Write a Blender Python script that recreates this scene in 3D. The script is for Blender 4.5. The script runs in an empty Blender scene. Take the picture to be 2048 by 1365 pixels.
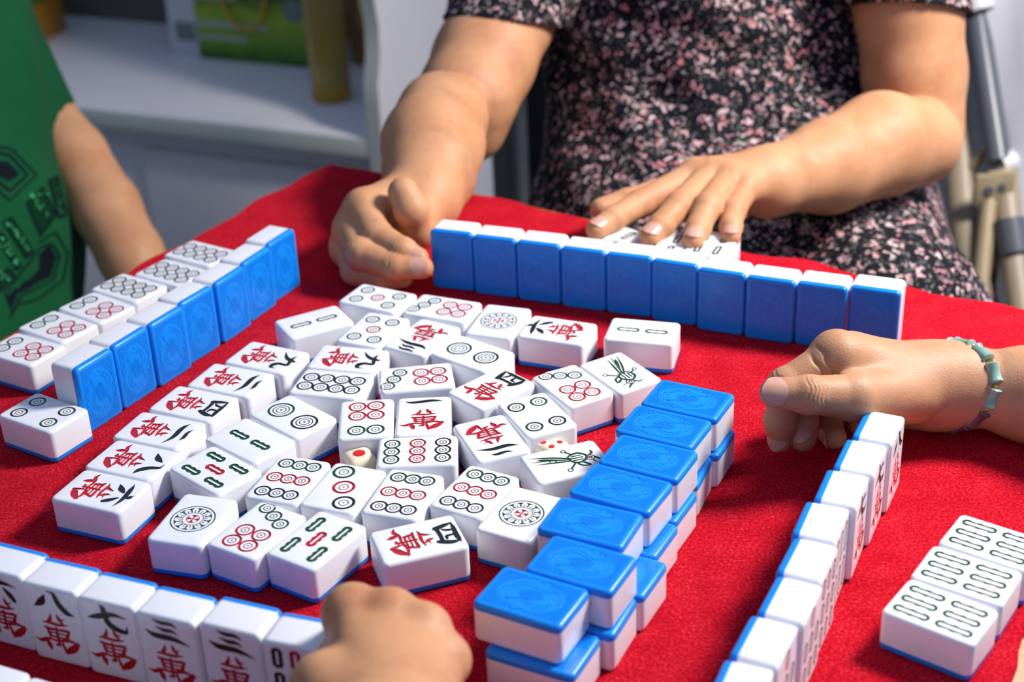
import bpy, bmesh, math, random
import numpy as np
from mathutils import Matrix, Vector
from mathutils.geometry import delaunay_2d_cdt

scene = bpy.context.scene
COL = scene.collection

# ------------------------------------------------------------------ camera
CF, CH, CP, CR = 3006.19, 0.43903, 0.480964, -0.042357      # focal length (px of 2048), height, pitch, roll
_f = Vector((0, math.cos(CP), -math.sin(CP)))
_u = Vector((0, math.sin(CP), math.cos(CP)))
_r = Vector((1, 0, 0))
CAM_R = _r * math.cos(CR) + _u * math.sin(CR)
CAM_U = -_r * math.sin(CR) + _u * math.cos(CR)
CAM_F = _f
CAM_O = Vector((0, 0, CH))
cam = bpy.data.objects.new('camera', bpy.data.cameras.new('camera'))
COL.objects.link(cam)
cam.data.sensor_width = 36.0
cam.data.lens = CF * 36.0 / 2048.0
cam.data.clip_start = 0.02
cam.data.clip_end = 60
m = Matrix.Identity(4)
for i in range(3):
    m[i][0], m[i][1], m[i][2], m[i][3] = CAM_R[i], CAM_U[i], -CAM_F[i], CAM_O[i]
cam.matrix_world = m
cam.data.dof.use_dof = True
cam.data.dof.focus_distance = 0.80
cam.data.dof.aperture_fstop = 7.5
scene.camera = cam

# ------------------------------------------------------------------ light and exposure
world = bpy.data.worlds.new('world')
scene.world = world
world.use_nodes = True
bg = world.node_tree.nodes['Background']
bg.inputs['Color'].default_value = (0.46, 0.62, 1.0, 1)
bg.inputs['Strength'].default_value = 0.42

def area(name, loc, target, size, energy, color):
    l = bpy.data.lights.new(name, 'AREA')
    l.shape = 'SQUARE'; l.size = size; l.energy = energy; l.color = color
    o = bpy.data.objects.new(name, l); COL.objects.link(o)
    o.location = loc
    o.rotation_euler = (Vector(target) - Vector(loc)).to_track_quat('-Z', 'Y').to_euler()
    return o
area('window_daylight', (0.80, 0.93, 0.82), (0.05, 0.72, 0), 0.24, 20.5, (1.0, 0.95, 0.9))

vs = scene.view_settings
vs.view_transform = 'Standard'; vs.look = 'None'; vs.exposure = 0.30; vs.gamma = 1.0; vs.use_curve_mapping = False

# ------------------------------------------------------------------ helpers
def ray(u, v):
    """direction of the line of sight through photo pixel (u, v), unit length along the optical axis"""
    return CAM_F + CAM_R * ((u - 1024) / CF) - CAM_U * ((v - 682.5) / CF)
def at_z(u, v, z):
    d = ray(u, v)
    return CAM_O + d * ((z - CH) / d.z)
def at_d(u, v, dist):
    return CAM_O + ray(u, v) * dist

def obj(name, mesh, mat=None, parent=None):
    o = bpy.data.objects.new(name, mesh)
    COL.objects.link(o)
    if mat is not None:
        if len(mesh.materials) == 0: mesh.materials.append(mat)
    if parent is not None: o.parent = parent
    return o
def tag(o, label, cat, group=None):
    o['label'] = label; o['category'] = cat
    if group: o['group'] = group
    return o
def structure(o):
    o['kind'] = 'structure'; return o
def thing(name, label, cat, loc=(0, 0, 0), group=None):
    o = bpy.data.objects.new(name, None); COL.objects.link(o)
    o.empty_display_size = 0.01
    o.location = loc
    return tag(o, label, cat, group)
def smooth(me, ang=40):
    me.shade_smooth()
    me.set_sharp_from_angle(angle=math.radians(ang))
    return me
def bm_mesh(bm, name, ang=40):
    me = bpy.data.meshes.new(name)
    bmesh.ops.recalc_face_normals(bm, faces=bm.faces)
    bm.to_mesh(me); bm.free()
    return smooth(me, ang)
def box_bm(x0, x1, y0, y1, z0, z1, bev=0.0, M=None, bm=None, seg=2):
    own = bm is None
    b2 = bmesh.new()
    vs_ = [b2.verts.new((x, y, z)) for x in (x0, x1) for y in (y0, y1) for z in (z0, z1)]
    for f in ((0, 1, 3, 2), (4, 6, 7, 5), (0, 4, 5, 1), (2, 3, 7, 6), (0, 2, 6, 4), (1, 5, 7, 3)):
        b2.faces.new([vs_[i] for i in f])
    bmesh.ops.recalc_face_normals(b2, faces=b2.faces)
    if bev > 0:
        bmesh.ops.bevel(b2, geom=list(b2.edges), offset=bev, segments=seg, profile=0.5, affect='EDGES')
    if M is not None: b2.transform(M)
    if own: return b2
    t = bpy.data.meshes.new('t'); b2.to_mesh(t); b2.free(); bm.from_mesh(t); bpy.data.meshes.remove(t)
    return bm
def tube_bm(pts, rad, n=10, bm=None, caps=True):
    """tube through the points; rad a number or one per point"""
    if bm is None: bm = bmesh.new()
    pts = [Vector(p) for p in pts]
    if not hasattr(rad, '__len__'): rad = [rad] * len(pts)
    up = None; rings = []
    for i, p in enumerate(pts):
        t = (pts[min(i + 1, len(pts) - 1)] - pts[max(i - 1, 0)]).normalized()
        if up is None:
            up = Vector((0, 0, 1)) if abs(t.z) < 0.9 else Vector((1, 0, 0))
        a = (up - t * up.dot(t)).normalized(); up = a
        b = t.cross(a)
        rings.append([bm.verts.new(p + (a * math.cos(2 * math.pi * k / n) + b * math.sin(2 * math.pi * k / n)) * rad[i]) for k in range(n)])
    for r0, r1 in zip(rings, rings[1:]):
        for k in range(n):
            bm.faces.new((r0[k], r0[(k + 1) % n], r1[(k + 1) % n], r1[k]))
    if caps:
        bm.faces.new(rings[0][::-1]); bm.faces.new(rings[-1])
    return bm
def spline(pts, n=8):
    """Catmull-Rom through the points (lists of any length)"""
    P = [np.array(p, float) for p in pts]
    P = [2 * P[0] - P[1]] + P + [2 * P[-1] - P[-2]]
    out = []
    for i in range(1, len(P) - 2):
        for k in range(n):
            t = k / n
            out.append(0.5 * ((2 * P[i]) + (P[i + 1] - P[i - 1]) * t + (2 * P[i - 1] - 5 * P[i] + 4 * P[i + 1] - P[i + 2]) * t * t
                              + (3 * P[i] - P[i - 1] - 3 * P[i + 1] + P[i + 2]) * t ** 3))
    out.append(P[-2])
    return out
def lathe_bm(prof, n=24, bm=None):
    """profile of (radius, z) turned about z"""
    if bm is None: bm = bmesh.new()
    rings = []
    for r, z in prof:
        rings.append([bm.verts.new((r * math.cos(2 * math.pi * k / n), r * math.sin(2 * math.pi * k / n), z)) for k in range(n)] if r > 1e-6 else [bm.verts.new((0, 0, z))])
    for a, b in zip(rings, rings[1:]):
        for k in range(n):
            k2 = (k + 1) % n
            if len(a) == 1 and len(b) == 1: continue
            if len(a) == 1: bm.faces.new((a[0], b[k2], b[k]))
            elif len(b) == 1: bm.faces.new((a[k], a[k2], b[0]))
            else: bm.faces.new((a[k], a[k2], b[k2], b[k]))
    return bm

# ------------------------------------------------------------------ materials
class NT:
    def __init__(self, name):
        self.m = bpy.data.materials.new(name); self.m.use_nodes = True
        self.t = self.m.node_tree; self.b = self.t.nodes['Principled BSDF']
    def n(self, typ, **kw):
        nd = self.t.nodes.new(typ)
        for k, v in kw.items():
            if k in nd.inputs: nd.inputs[k].default_value = v
            else: setattr(nd, k, v)
        return nd
    def l(self, a, b): self.t.links.new(a, b)
    def coord(self, out='Object', scale=None):
        tc = self.n('ShaderNodeTexCoord')
        if scale is None: return tc.outputs[out]
        mp = self.n('ShaderNodeMapping'); mp.inputs['Scale'].default_value = scale
        self.l(tc.outputs[out], mp.inputs['Vector']); return mp.outputs['Vector']
    def math(self, op, a, b=None, c=None):
        nd = self.n('ShaderNodeMath', operation=op)
        for i, x in enumerate((a, b, c)):
            if x is None: continue
            if hasattr(x, 'is_output'): self.l(x, nd.inputs[i])
            else: nd.inputs[i].default_value = x
        return nd.outputs[0]
    def ramp(self, fac, stops):
        nd = self.n('ShaderNodeValToRGB')
        e = nd.color_ramp.elements
        while len(e) < len(stops): e.new(0.5)
        for el, (p, c) in zip(e, stops): el.position = p; el.color = (*c, 1)
        self.l(fac, nd.inputs['Fac']); return nd.outputs['Color']
    def bump(self, h, strength=0.3, dist=0.001, prev=None):
        nd = self.n('ShaderNodeBump'); nd.inputs['Strength'].default_value = strength; nd.inputs['Distance'].default_value = dist
        self.l(h, nd.inputs['Height'])
        if prev is not None: self.l(prev, nd.inputs['Normal'])
        self.l(nd.outputs['Normal'], self.b.inputs['Normal']); return nd.outputs['Normal']
    def base(self, c):
        if hasattr(c, 'is_output'): self.l(c, self.b.inputs['Base Color'])
        else: self.b.inputs['Base Color'].default_value = (*c, 1)
    def noise(self, vec, scale, detail=3, rough=0.5):
        nd = self.n('ShaderNodeTexNoise'); nd.inputs['Scale'].default_value = scale
        nd.inputs['Detail'].default_value = detail; nd.inputs['Roughness'].default_value = rough
        if vec is not None: self.l(vec, nd.inputs['Vector'])
        return nd.outputs['Fac']
def plain(name, col, rough=0.5, metal=0.0, var=0.0, vscale=40, bump=0.0, spec=None, coat=0.0, trans=0.0):
    k = NT(name)
    k.b.inputs['Roughness'].default_value = rough; k.b.inputs['Metallic'].default_value = metal
    if spec is not None: k.b.inputs['Specular IOR Level'].default_value = spec
    if coat: k.b.inputs['Coat Weight'].default_value = coat
    if trans: k.b.inputs['Transmission Weight'].default_value = trans
    nz = k.noise(k.coord(), vscale)
    if var > 0:
        k.base(k.ramp(nz, [(0.3, tuple(max(0, c * (1 - var)) for c in col)), (0.7, tuple(min(1, c * (1 + var)) for c in col))]))
    else: k.base(col)
    if bump > 0: k.bump(nz, bump, 0.002)
    return k.m

M_WHITE = plain('white_melamine', (0.80, 0.81, 0.84), 0.24, var=0.015, vscale=60)
M_RED = plain('red_engraving_paint', (0.46, 0.010, 0.022), 0.35, var=0.15, vscale=500)
M_BLACK = plain('black_engraving_paint', (0.012, 0.018, 0.02), 0.3, var=0.2, vscale=500)
M_GREEN = plain('green_engraving_paint', (0.010, 0.075, 0.032), 0.3, var=0.25, vscale=500)

def blue_back():
    k = NT('blue_melamine')
    n = k.noise(k.coord(), 90, 2)
    k.base(k.ramp(n, [(0.3, (0.003, 0.225, 0.78)), (0.7, (0.005, 0.245, 0.82))]))
    k.b.inputs['Roughness'].default_value = 0.30; k.b.inputs['Specular IOR Level'].default_value = 0.38
    return k.m
M_BLUE = blue_back()
# ------------------------------------------------------------------ table and cloth
# the square table stands cornerwise to the camera: E1 runs along its far right edge, E2 away from the camera
TOPC = Vector((-0.146, 1.172, 0)); SIDE = 0.667
E1 = Vector((0.8300, -0.5578, 0)); E2 = Vector((0.5578, 0.8300, 0))
def tbl(a, b, z=0): return TOPC + E1 * a - E2 * b + Vector((0, 0, z))
FLOOR_Z = -0.74

def felt():
    k = NT('red_felt')
    v = k.coord()
    n1 = k.noise(v, 640, 5, 0.72); n2 = k.noise(v, 60, 3); n3 = k.noise(v, 1500, 2)
    mix = k.math('ADD', k.math('MULTIPLY', n1, 0.85), k.math('MULTIPLY', n2, 0.15))
    k.base(k.ramp(mix, [(0.36, (0.27, 0.001, 0.006)), (0.48, (0.46, 0.003, 0.014)), (0.56, (0.60, 0.012, 0.028)), (0.68, (0.78, 0.065, 0.085))]))
    k.b.inputs['Roughness'].default_value = 1.0
    k.b.inputs['Specular IOR Level'].default_value = 0.04
    k.b.inputs['Sheen Weight'].default_value = 0.10
    k.b.inputs['Sheen Roughness'].default_value = 0.5
    k.b.inputs['Sheen Tint'].default_value = (1.0, 0.15, 0.2, 1)
    k.bump(k.math('ADD', n1, k.math('MULTIPLY', n3, 0.5)), 0.55, 0.0018)
    return k.m
M_FELT = felt()
def wood(name, c1, c2, scale=30):
    k = NT(name)
    v = k.coord(scale=(1, 6, 6))
    n = k.noise(v, scale, 4, 0.6)
    k.base(k.ramp(n, [(0.3, c1), (0.7, c2)])); k.b.inputs['Roughness'].default_value = 0.45
    k.bump(n, 0.15, 0.001)
    return k.m
M_WOOD = wood('honey_wood', (0.26, 0.10, 0.015), (0.42, 0.19, 0.035))

random.seed(4)
def make_cloth():
    bm = bmesh.new()
    N = 64
    g = {}
    def wob(t, s): return 0.0022 * math.sin(t * 31 + s) + 0.0016 * math.sin(t * 67 + 2 * s) + random.uniform(-.0006, .0006)
    for i in range(N + 1):
        for j in range(N + 1):
            a, b = i / N, j / N
            x, y = a * SIDE, b * SIDE
            x += (1 - a) * 0.045 * y
            if i == 0: x += wob(b, 1)
            if i == N: x += wob(b, 2)
            if j == 0: y += wob(a, 3) - 0.006 * math.exp(-((a - .62) / .04) ** 2) + 0.004 * math.exp(-((a - .46) / .05) ** 2)
            if j == N: y += wob(a, 4)
            p = tbl(x, y)
            g[i, j] = bm.verts.new(p)
    for i in range(N):
        for j in range(N):
            bm.faces.new((g[i, j], g[i, j + 1], g[i + 1, j + 1], g[i + 1, j]))
    r = bmesh.ops.extrude_face_region(bm, geom=list(bm.faces))
    for v in r['geom']:
        if isinstance(v, bmesh.types.BMVert): v.co.z -= 0.0025
    return bm_mesh(bm, 'felt_cloth', 60)
tag(obj('felt_cloth', make_cloth(), M_FELT), 'red felt cloth spread over the square wooden table', 'tablecloth')

def make_table():
    t = thing('game_table', 'square honey-coloured wooden table under the red felt cloth', 'table', tbl(SIDE / 2 + .011, SIDE / 2 - .002, FLOOR_Z))
    ang = math.atan2(E1.y, E1.x) - 0.022
    R = Matrix.Rotation(ang, 4, 'Z')
    h = SIDE / 2 + 0.003
    z1 = -0.0027 - FLOOR_Z
    obj('table_top', bm_mesh(box_bm(-h, h, -h, h, z1 - 0.022, z1, 0.003, R), 'table_top'), M_WOOD, t)
    obj('apron', bm_mesh(box_bm(-h + .05, h - .05, -h + .05, h - .05, z1 - 0.085, z1 - 0.022, 0, R), 'apron'), M_WOOD, t)
    for sx in (-1, 1):
        for sy in (-1, 1):
            x, y = sx * (h - .055), sy * (h - .055)
            obj('leg', bm_mesh(box_bm(x - .022, x + .022, y - .022, y + .022, 0, z1 - 0.022, 0.004, R), 'leg'), M_WOOD, t)
make_table()
# ------------------------------------------------------------------ mahjong tiles: size, rounded body and engraved faces
TL, TW, TD, TB, TR_, TS = 0.0428, 0.0304, 0.0204, 0.0019, 0.0033, 0.0036   # length, width, thickness, edge rounding, corner radius, blue layer

def rring(inset, n=6):
    hw, hh, r = TW / 2 - inset, TL / 2 - inset, max(TR_ - inset, 0.0004)
    out = []
    for cx, cy, a0 in ((hw - r, hh - r, 0), (-hw + r, hh - r, 90), (-hw + r, -hh + r, 180), (hw - r, -hh + r, 270)):
        for k in range(n):
            a = math.radians(a0 + 90 * k / (n - 1))
            out.append((cx + r * math.cos(a), cy + r * math.sin(a)))
    return out
def loft(bm, rings):
    R = [[bm.verts.new((x, y, z)) for x, y in ring] for ring, z in rings]
    n = len(R[0])
    for a, b in zip(R, R[1:]):
        for k in range(n):
            bm.faces.new((a[k], a[(k + 1) % n], b[(k + 1) % n], b[k]))
    return R
STEPS = [math.radians(a) for a in (0, 22, 45, 68, 90)]

# signed distances in millimetres on the face: x to the right, y up
def d_disc(x, y, cx, cy, r): return np.hypot(x - cx, y - cy) - r
def d_ring(x, y, cx, cy, r, w): return np.abs(np.hypot(x - cx, y - cy) - r) - w
def d_cap(x, y, a, b, ra, rb):
    ax, ay = a; bx, by = b
    dx, dy = bx - ax, by - ay
    t = np.clip(((x - ax) * dx + (y - ay) * dy) / (dx * dx + dy * dy + 1e-9), 0, 1)
    return np.hypot(x - ax - t * dx, y - ay - t * dy) - (ra + (rb - ra) * t)
def d_stroke(x, y, pts, n=5):
    """brush stroke through (x, y, half width) points"""
    P = spline(pts, n) if len(pts) > 2 else [np.array(p, float) for p in pts]
    d = None
    for p, q in zip(P, P[1:]):
        e = d_cap(x, y, p[:2], q[:2], max(p[2], .12), max(q[2], .12))
        d = e if d is None else np.minimum(d, e)
    return d
def U_(*a):
    d = a[0]
    for b in a[1:]: d = np.minimum(d, b)
    return d
def sub(a, b): return np.maximum(a, -b)

def dots(x, y, cs, R, big=False):
    """a chain of circles: joined outer rims, a thin inner ring and a centre point in each"""
    out = U_(*[d_disc(x, y, cx, cy, R) for cx, cy in cs])
    hole = U_(*[d_disc(x, y, cx, cy, R * (.82 if big else .74)) for cx, cy in cs])
    d = sub(out, hole)
    for cx, cy in cs:
        if big:
            d = U_(d, d_ring(x, y, cx, cy, R * .60, .33), d_ring(x, y, cx, cy, R * .36, .30), d_disc(x, y, cx, cy, .75))
        else:
            d = U_(d, d_ring(x, y, cx, cy, R * .40, .27), d_disc(x, y, cx, cy, .55))
    return d
def stick(x, y, cx, cy, ln, r=2.5, slot=0.6):
    """bamboo stick: scalloped outline around a raised core"""
    h = ln / 2 - r
    ys = [cy + h * t for t in (-1, 0, 1)]
    d = U_(*[d_disc(x, y, cx, q, r) for q in ys], d_cap(x, y, (cx, cy - h), (cx, cy + h), r * .80, r * .80))
    return sub(d, d_cap(x, y, (cx, cy - h - .2), (cx, cy + h + .2), slot, slot))

def wan(x, y):
    def c(*p): return [((a - 1105) * .0555, 20.6 - (b - 186) * .102, w * 1.22) for a, b, w in p]
    S = [c((1077, 322, .15), (1066, 348, .75), (1040, 374, .9)), c((1137, 318, .15), (1148, 340, .85), (1178, 366, .6)),
         c((1208, 341, .15), (1150, 352, .65)), c((983, 380, .2), (1035, 374, .7), (1130, 378, .75), (1222, 370, .3)),
         c((985, 400, .2), (1016, 408, .8), (1110, 408, .6), (1200, 404, .75), (1242, 402, .15)),
         c((1014, 408, .6), (1034, 448, .9)), c((1226, 405, .6), (1192, 452, .9)), c((1105, 398, .6), (1105, 450, .7), (1103, 498, .6)),
         c((1028, 428, .42), (1200, 428, .42)), c((1036, 449, .5), (1196, 449, .5)),
         c((875, 478, .15), (935, 487, .9), (1000, 468, .7), (1105, 470, .6), (1215, 456, .8), (1318, 470, .2)),
         c((985, 474, .7), (1004, 502, 1.2), (1016, 530, .3)), c((1290, 466, 1.0), (1252, 492, 1.5), (1205, 512, 1.5), (1160, 534, .2)),
         c((1075, 496, .6), (1120, 488, .4), (1165, 500, .3)), c((1140, 478, .5), (1150, 505, .7), (1165, 530, .8))]
    return U_(*[d_stroke(x, y, s, 4) for s in S])
def numeral(x, y, n):
    S = {1: [[(-10.5, 16.0, .15), (-6, 14.8, 1.0), (4, 16.2, 1.1), (10.5, 15.6, .15)]],
         2: [[(-5.5, 18.2, .15), (-2, 17.0, .8), (3, 17.6, .9), (6, 16.8, .15)], [(-10.5, 13.2, .15), (-5, 11.4, 1.2), (4, 11.8, 1.1), (11.5, 9.4, .15)]],
         3: [[(-6, 19.3, .2), (-2, 18.2, .9), (3, 18.4, .8), (6, 16.8, .2)], [(-5, 15.6, .2), (-1, 14.5, .9), (3, 14.7, .8), (6, 13.2, .2)],
             [(-10.5, 12.8, .2), (-6, 10.7, 1.2), (3, 10.6, 1.2), (11.5, 8.2, .15)]],
         4: [[(-7.5, 18.6, .3), (-6.6, 15, 1.1), (-5.2, 10, 1.4)], [(-7.8, 18.2, .3), (-2, 18.4, 1.0), (5, 18.2, 1.2), (9.5, 18.8, .2)],
             [(8.3, 18.2, .6), (8.2, 14, 1.3), (6.2, 9.2, 1.2), (5.6, 7.4, .2)], [(-5.6, 10.2, 1.0), (1, 10.6, .9), (7, 10.4, .9)],
             [(-1.6, 18, .6), (-2.2, 14.6, .8), (-3.6, 12.6, .4)], [(2.4, 18, .6), (2.6, 13.6, .8), (5, 13.0, .5)]],
         6: [[(-1.5, 20.2, .2), (1, 18, 1.1), (2, 17.2, .4)], [(-10.5, 13.6, .15), (-5, 14.6, 1.1), (3, 15.6, 1.0), (10.5, 14.6, .15)],
             [(-2.2, 12.4, .7), (-4.6, 9.4, 1.4), (-8.0, 6.4, .2)], [(3.0, 12.6, .5), (6.0, 9.6, 1.3), (8.0, 6.8, 1.0)]],
         7: [[(-10.5, 11.2, .15), (-5, 12.8, 1.2), (3, 15.4, 1.0), (9.8, 14.6, .2)], [(-3.2, 20.4, .2), (-1.4, 17.6, 1.2), (-.6, 12, 1.3), (2.0, 8.6, 1.4), (8.5, 7.0, .9), (9.6, 10.2, .2)]],
         8: [[(-3.0, 16.4, .4), (-5.2, 12.6, 1.5), (-9.6, 9.4, .2)], [(-1.2, 19.2, .2), (2.2, 18.6, .8), (4.0, 13.6, 1.3), (7.6, 9.4, 1.3), (11.6, 8.2, .15)]],
         9: [[(-7.6, 16.2, .15), (-3, 15.6, .9), (3, 16.8, .9), (4.4, 16.2, .9), (4.2, 11.6, 1.1), (6.2, 8.8, 1.4), (9.6, 9.0, .8), (9.8, 12.4, .15)],
             [(-.8, 20.6, .2), (-1.4, 16.4, 1.2), (-4, 11.4, 1.0), (-9.6, 7.2, .15)]]}[n]
    return U_(*[d_stroke(x, y, [(a, b, w * 1.25) for a, b, w in s]) for s in S])
def bird(x, y):
    g = []
    for s in ([(-1, 3, .35), (-5.5, -6, .5), (-9.2, -16.5, .15)], [(0, 2.4, .35), (-2.8, -6, .45), (-5.2, -17, .15)], [(1.2, 2.2, .35), (-.4, -6, .5), (-2.2, -15.5, .15)],
              [(-1.6, -2, .3), (-4.6, -10, .8), (-6.4, -14, .15)], [(-3.2, -5, .25), (-1.2, -5.4, .25)], [(-4, -8, .25), (-2, -8.4, .25)],
              [(-4.2, 3.4, .5), (-4.8, 8, .6), (-1.2, 11.4, .5), (2.6, 9.6, .55), (4.0, 5.4, .5), (1.6, 2.2, .5), (-2.4, 1.6, .45), (-4.2, 3.4, .4)],
              [(-2.6, 3.6, .35), (-2.4, 8.6, .35)], [(-.6, 3.0, .35), (-.4, 9.2, .35)], [(1.4, 3.2, .35), (1.6, 8.6, .35)],
              [(3.6, 4.2, .4), (7.2, 6.2, .5), (8.4, 10.2, .4), (6.0, 9.0, .6), (3.8, 7.2, .4)],
              [(-4.6, 4.6, .4), (-7.8, 2.4, .4)], [(4.2, 3.2, .4), (8.2, -.4, .4)], [(-.4, 12.2, .4), (-2.6, 15.2, .5), (-5.2, 15.0, .2)], [(1.6, 15.2, .4), (4.2, 16.6, .5), (6.4, 18.8, .2)], [(4.0, 13.2, .3), (7.6, 14.4, .2)]):
        g.append(d_stroke(x, y, [(a, b, w * 1.45) for a, b, w in s]))
    g += [d_ring(x, y, -9.0, 1.6, 1.2, .35), d_ring(x, y, 9.2, -1.4, 1.3, .35), d_ring(x, y, 1.6, 12.8, 2.3, .4)]
    return {'green': U_(*g), 'red': d_ring(x, y, 1.6, 12.8, .85, .42)}
def one_circle(x, y):
    r = np.hypot(x, y); a = np.arctan2(y, x)
    g = d_ring(x, y, 0, 0, 11.0, .36)
    band = np.maximum(r - 9.5, 5.9 - r)
    pet = None; inn = None
    for k in range(12):
        t = 2 * math.pi * (k + .5) / 12; c, s = math.cos(t), math.sin(t)
        e = np.minimum(d_disc(x, y, 7.6 * c, 7.6 * s, 1.62), d_cap(x, y, (5.2 * c, 5.2 * s), (9.0 * c, 9.0 * s), 1.3, .35))
        i = d_cap(x, y, (5.9 * c, 5.9 * s), (7.4 * c, 7.4 * s), .26, .26)
        pet = e if pet is None else np.minimum(pet, e); inn = i if inn is None else np.minimum(inn, i)
    g = U_(g, sub(band, pet), inn, d_ring(x, y, 0, 0, 5.3, .22))
    red = d_disc(x, y, 0, 0, 3.5)
    for k in range(4):
        t = math.pi / 4 + k * math.pi / 2
        red = sub(red, d_cap(x, y, (.7 * math.cos(t), .7 * math.sin(t)), (2.2 * math.cos(t), 2.2 * math.sin(t)), .25, 1.05))
    return {'green': g, 'red': red}

def face(kind, x, y):
    s, n = kind[1:], int(kind[0])
    if s == 'man': return {'black': numeral(x, y, n), 'red': wan(x, y)}
    if s == 'pin':
        if n == 1: return one_circle(x, y)
        if n == 2: return {'green': dots(x, y, [(0, 10.2)], 7.7, True), 'black': dots(x, y, [(0, -10.2)], 7.7, True)}
        if n == 3: return {'green': dots(x, y, [(-6.3, 13)], 6.0), 'red': dots(x, y, [(0, 0)], 6.0), 'black': dots(x, y, [(6.3, -13)], 6.0)}
        if n == 4: return {'green': U_(dots(x, y, [(6.9, 11.8)], 5), dots(x, y, [(-6.9, -11.8)], 5)), 'black': U_(dots(x, y, [(-6.9, 11.8)], 5), dots(x, y, [(6.9, -11.8)], 5))}
        if n == 5: return {'green': U_(*[dots(x, y, [(a, b)], 4.7) for a in (-6.9, 6.9) for b in (-12, 12)]), 'red': dots(x, y, [(0, 0)], 4.7)}
        if n == 6: return {'green': dots(x, y, [(-5.2, 12.5), (5.2, 12.5)], 5.1), 'red': dots(x, y, [(a, b) for a in (-5.1, 5.1) for b in (-3.2, -13.4)], 5.1)}
        if n == 7: return {'green': dots(x, y, [(-7.3, 17), (0, 13), (7.3, 9)], 4.4), 'red': dots(x, y, [(a, b) for a in (-5, 5) for b in (-3, -13)], 5.0)}
        if n == 8: return {'black': dots(x, y, [(a, b) for a in (-5.2, 5.2) for b in (-14.2, -4.75, 4.75, 14.2)], 5.0)}
        if n == 9: return {'green': dots(x, y, [(a, 13.6) for a in (-7.8, 0, 7.8)], 4.5), 'red': dots(x, y, [(a, 0) for a in (-7.8, 0, 7.8)], 4.5),
                           'black': dots(x, y, [(a, -13.6) for a in (-7.8, 0, 7.8)], 4.5)}
    thin = s == 'southin'
    k = dict(r=2.65, slot=1.0) if thin else dict(r=2.7, slot=.55)
    if n == 1: return bird(x, y)
    if n == 2: return {'green': U_(stick(x, y, 0, 8.6, 14, **k), stick(x, y, 0, -8.6, 14, **k))}
    if n == 4: return {'green': U_(*[stick(x, y, a, b, 15, **k) for a in (-6.5, 6.5) for b in (-9.6, 9.6)])}
    if n == 5: return {'green': U_(*[stick(x, y, a, b, 13.5, **k) for a in (-8.2, 8.2) for b in (-9.6, 9.6)]), 'red': stick(x, y, 0, 0, 13.5, **k)}
    if n == 6: return {'green': U_(*[stick(x, y, a, b, 17, **k) for a in (-8.4, 0, 8.4) for b in (-9.8, 9.8)])}
    if n == 7: return {'red': stick(x, y, 0, 14.4, 10.5, **k), 'green': U_(*[stick(x, y, a, b, 10.5, **k) for a in (-8.4, 0, 8.4) for b in (1.4, -11.8)])}
    if n == 9: return {'black': U_(*[stick(x, y, a, b, 11, **k) for a in (-8.4, 8.4) for b in (-13, 0, 13)]), 'red': U_(*[stick(x, y, 0, b, 11, **k) for b in (-13, 0, 13)])}

def contours(F, x0, y0, h):
    """zero level loops of a grid by marching squares, thinned"""
    ny, nx = F.shape
    ins = F < 0
    code = ins[:-1, :-1] * 1 + ins[:-1, 1:] * 2 + ins[1:, 1:] * 4 + ins[1:, :-1] * 8
    TBL = {1: [(3, 0)], 2: [(0, 1)], 3: [(3, 1)], 4: [(1, 2)], 5: [(3, 0), (1, 2)], 6: [(0, 2)], 7: [(3, 2)], 8: [(2, 3)], 9: [(2, 0)],
           10: [(0, 1), (2, 3)], 11: [(2, 1)], 12: [(1, 3)], 13: [(1, 0)], 14: [(0, 3)]}
    nxt = {}; pos = {}
    for j, i in zip(*np.nonzero((code > 0) & (code < 15))):
        j = int(j); i = int(i)
        def ev(e):
            if e == 0: a, b, key = (j, i), (j, i + 1), (j, i, 0)
            elif e == 1: a, b, key = (j, i + 1), (j + 1, i + 1), (j, i + 1, 1)
            elif e == 2: a, b, key = (j + 1, i), (j + 1, i + 1), (j + 1, i, 0)
            else: a, b, key = (j, i), (j + 1, i), (j, i, 1)
            if key not in pos:
                fa, fb = F[a], F[b]; t = fa / (fa - fb)
                pos[key] = (x0 + h * (a[1] + (b[1] - a[1]) * t), y0 + h * (a[0] + (b[0] - a[0]) * t))
            return key
        for e0, e1 in TBL[int(code[j, i])]:
            nxt[ev(e0)] = ev(e1)
    loops = []
    while nxt:
        k0, k = nxt.popitem(); lp = [pos[k0]]
        while k != k0 and k in nxt:
            lp.append(pos[k]); k = nxt.pop(k)
        if len(lp) < 6: continue
        P = np.array(lp)
        keep = np.zeros(len(P), bool); far = int(np.argmax(((P - P[0]) ** 2).sum(1))); keep[0] = keep[far] = True
        st = [(0, far), (far, len(P))]
        while st:
            a, b = st.pop()
            if b - a < 2: continue
            A, B = P[a], P[b % len(P)]; d = B - A; q = P[a + 1:b] - A
            dist = np.abs(d[0] * q[:, 1] - d[1] * q[:, 0]) / (np.hypot(*d) + 1e-12)
            kx = int(np.argmax(dist))
            if dist[kx] > 0.022: keep[a + 1 + kx] = True; st += [(a, a + 1 + kx), (a + 1 + kx, b)]
        P = P[keep]
        if len(P) >= 3: loops.append(P)
    return loops

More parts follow.
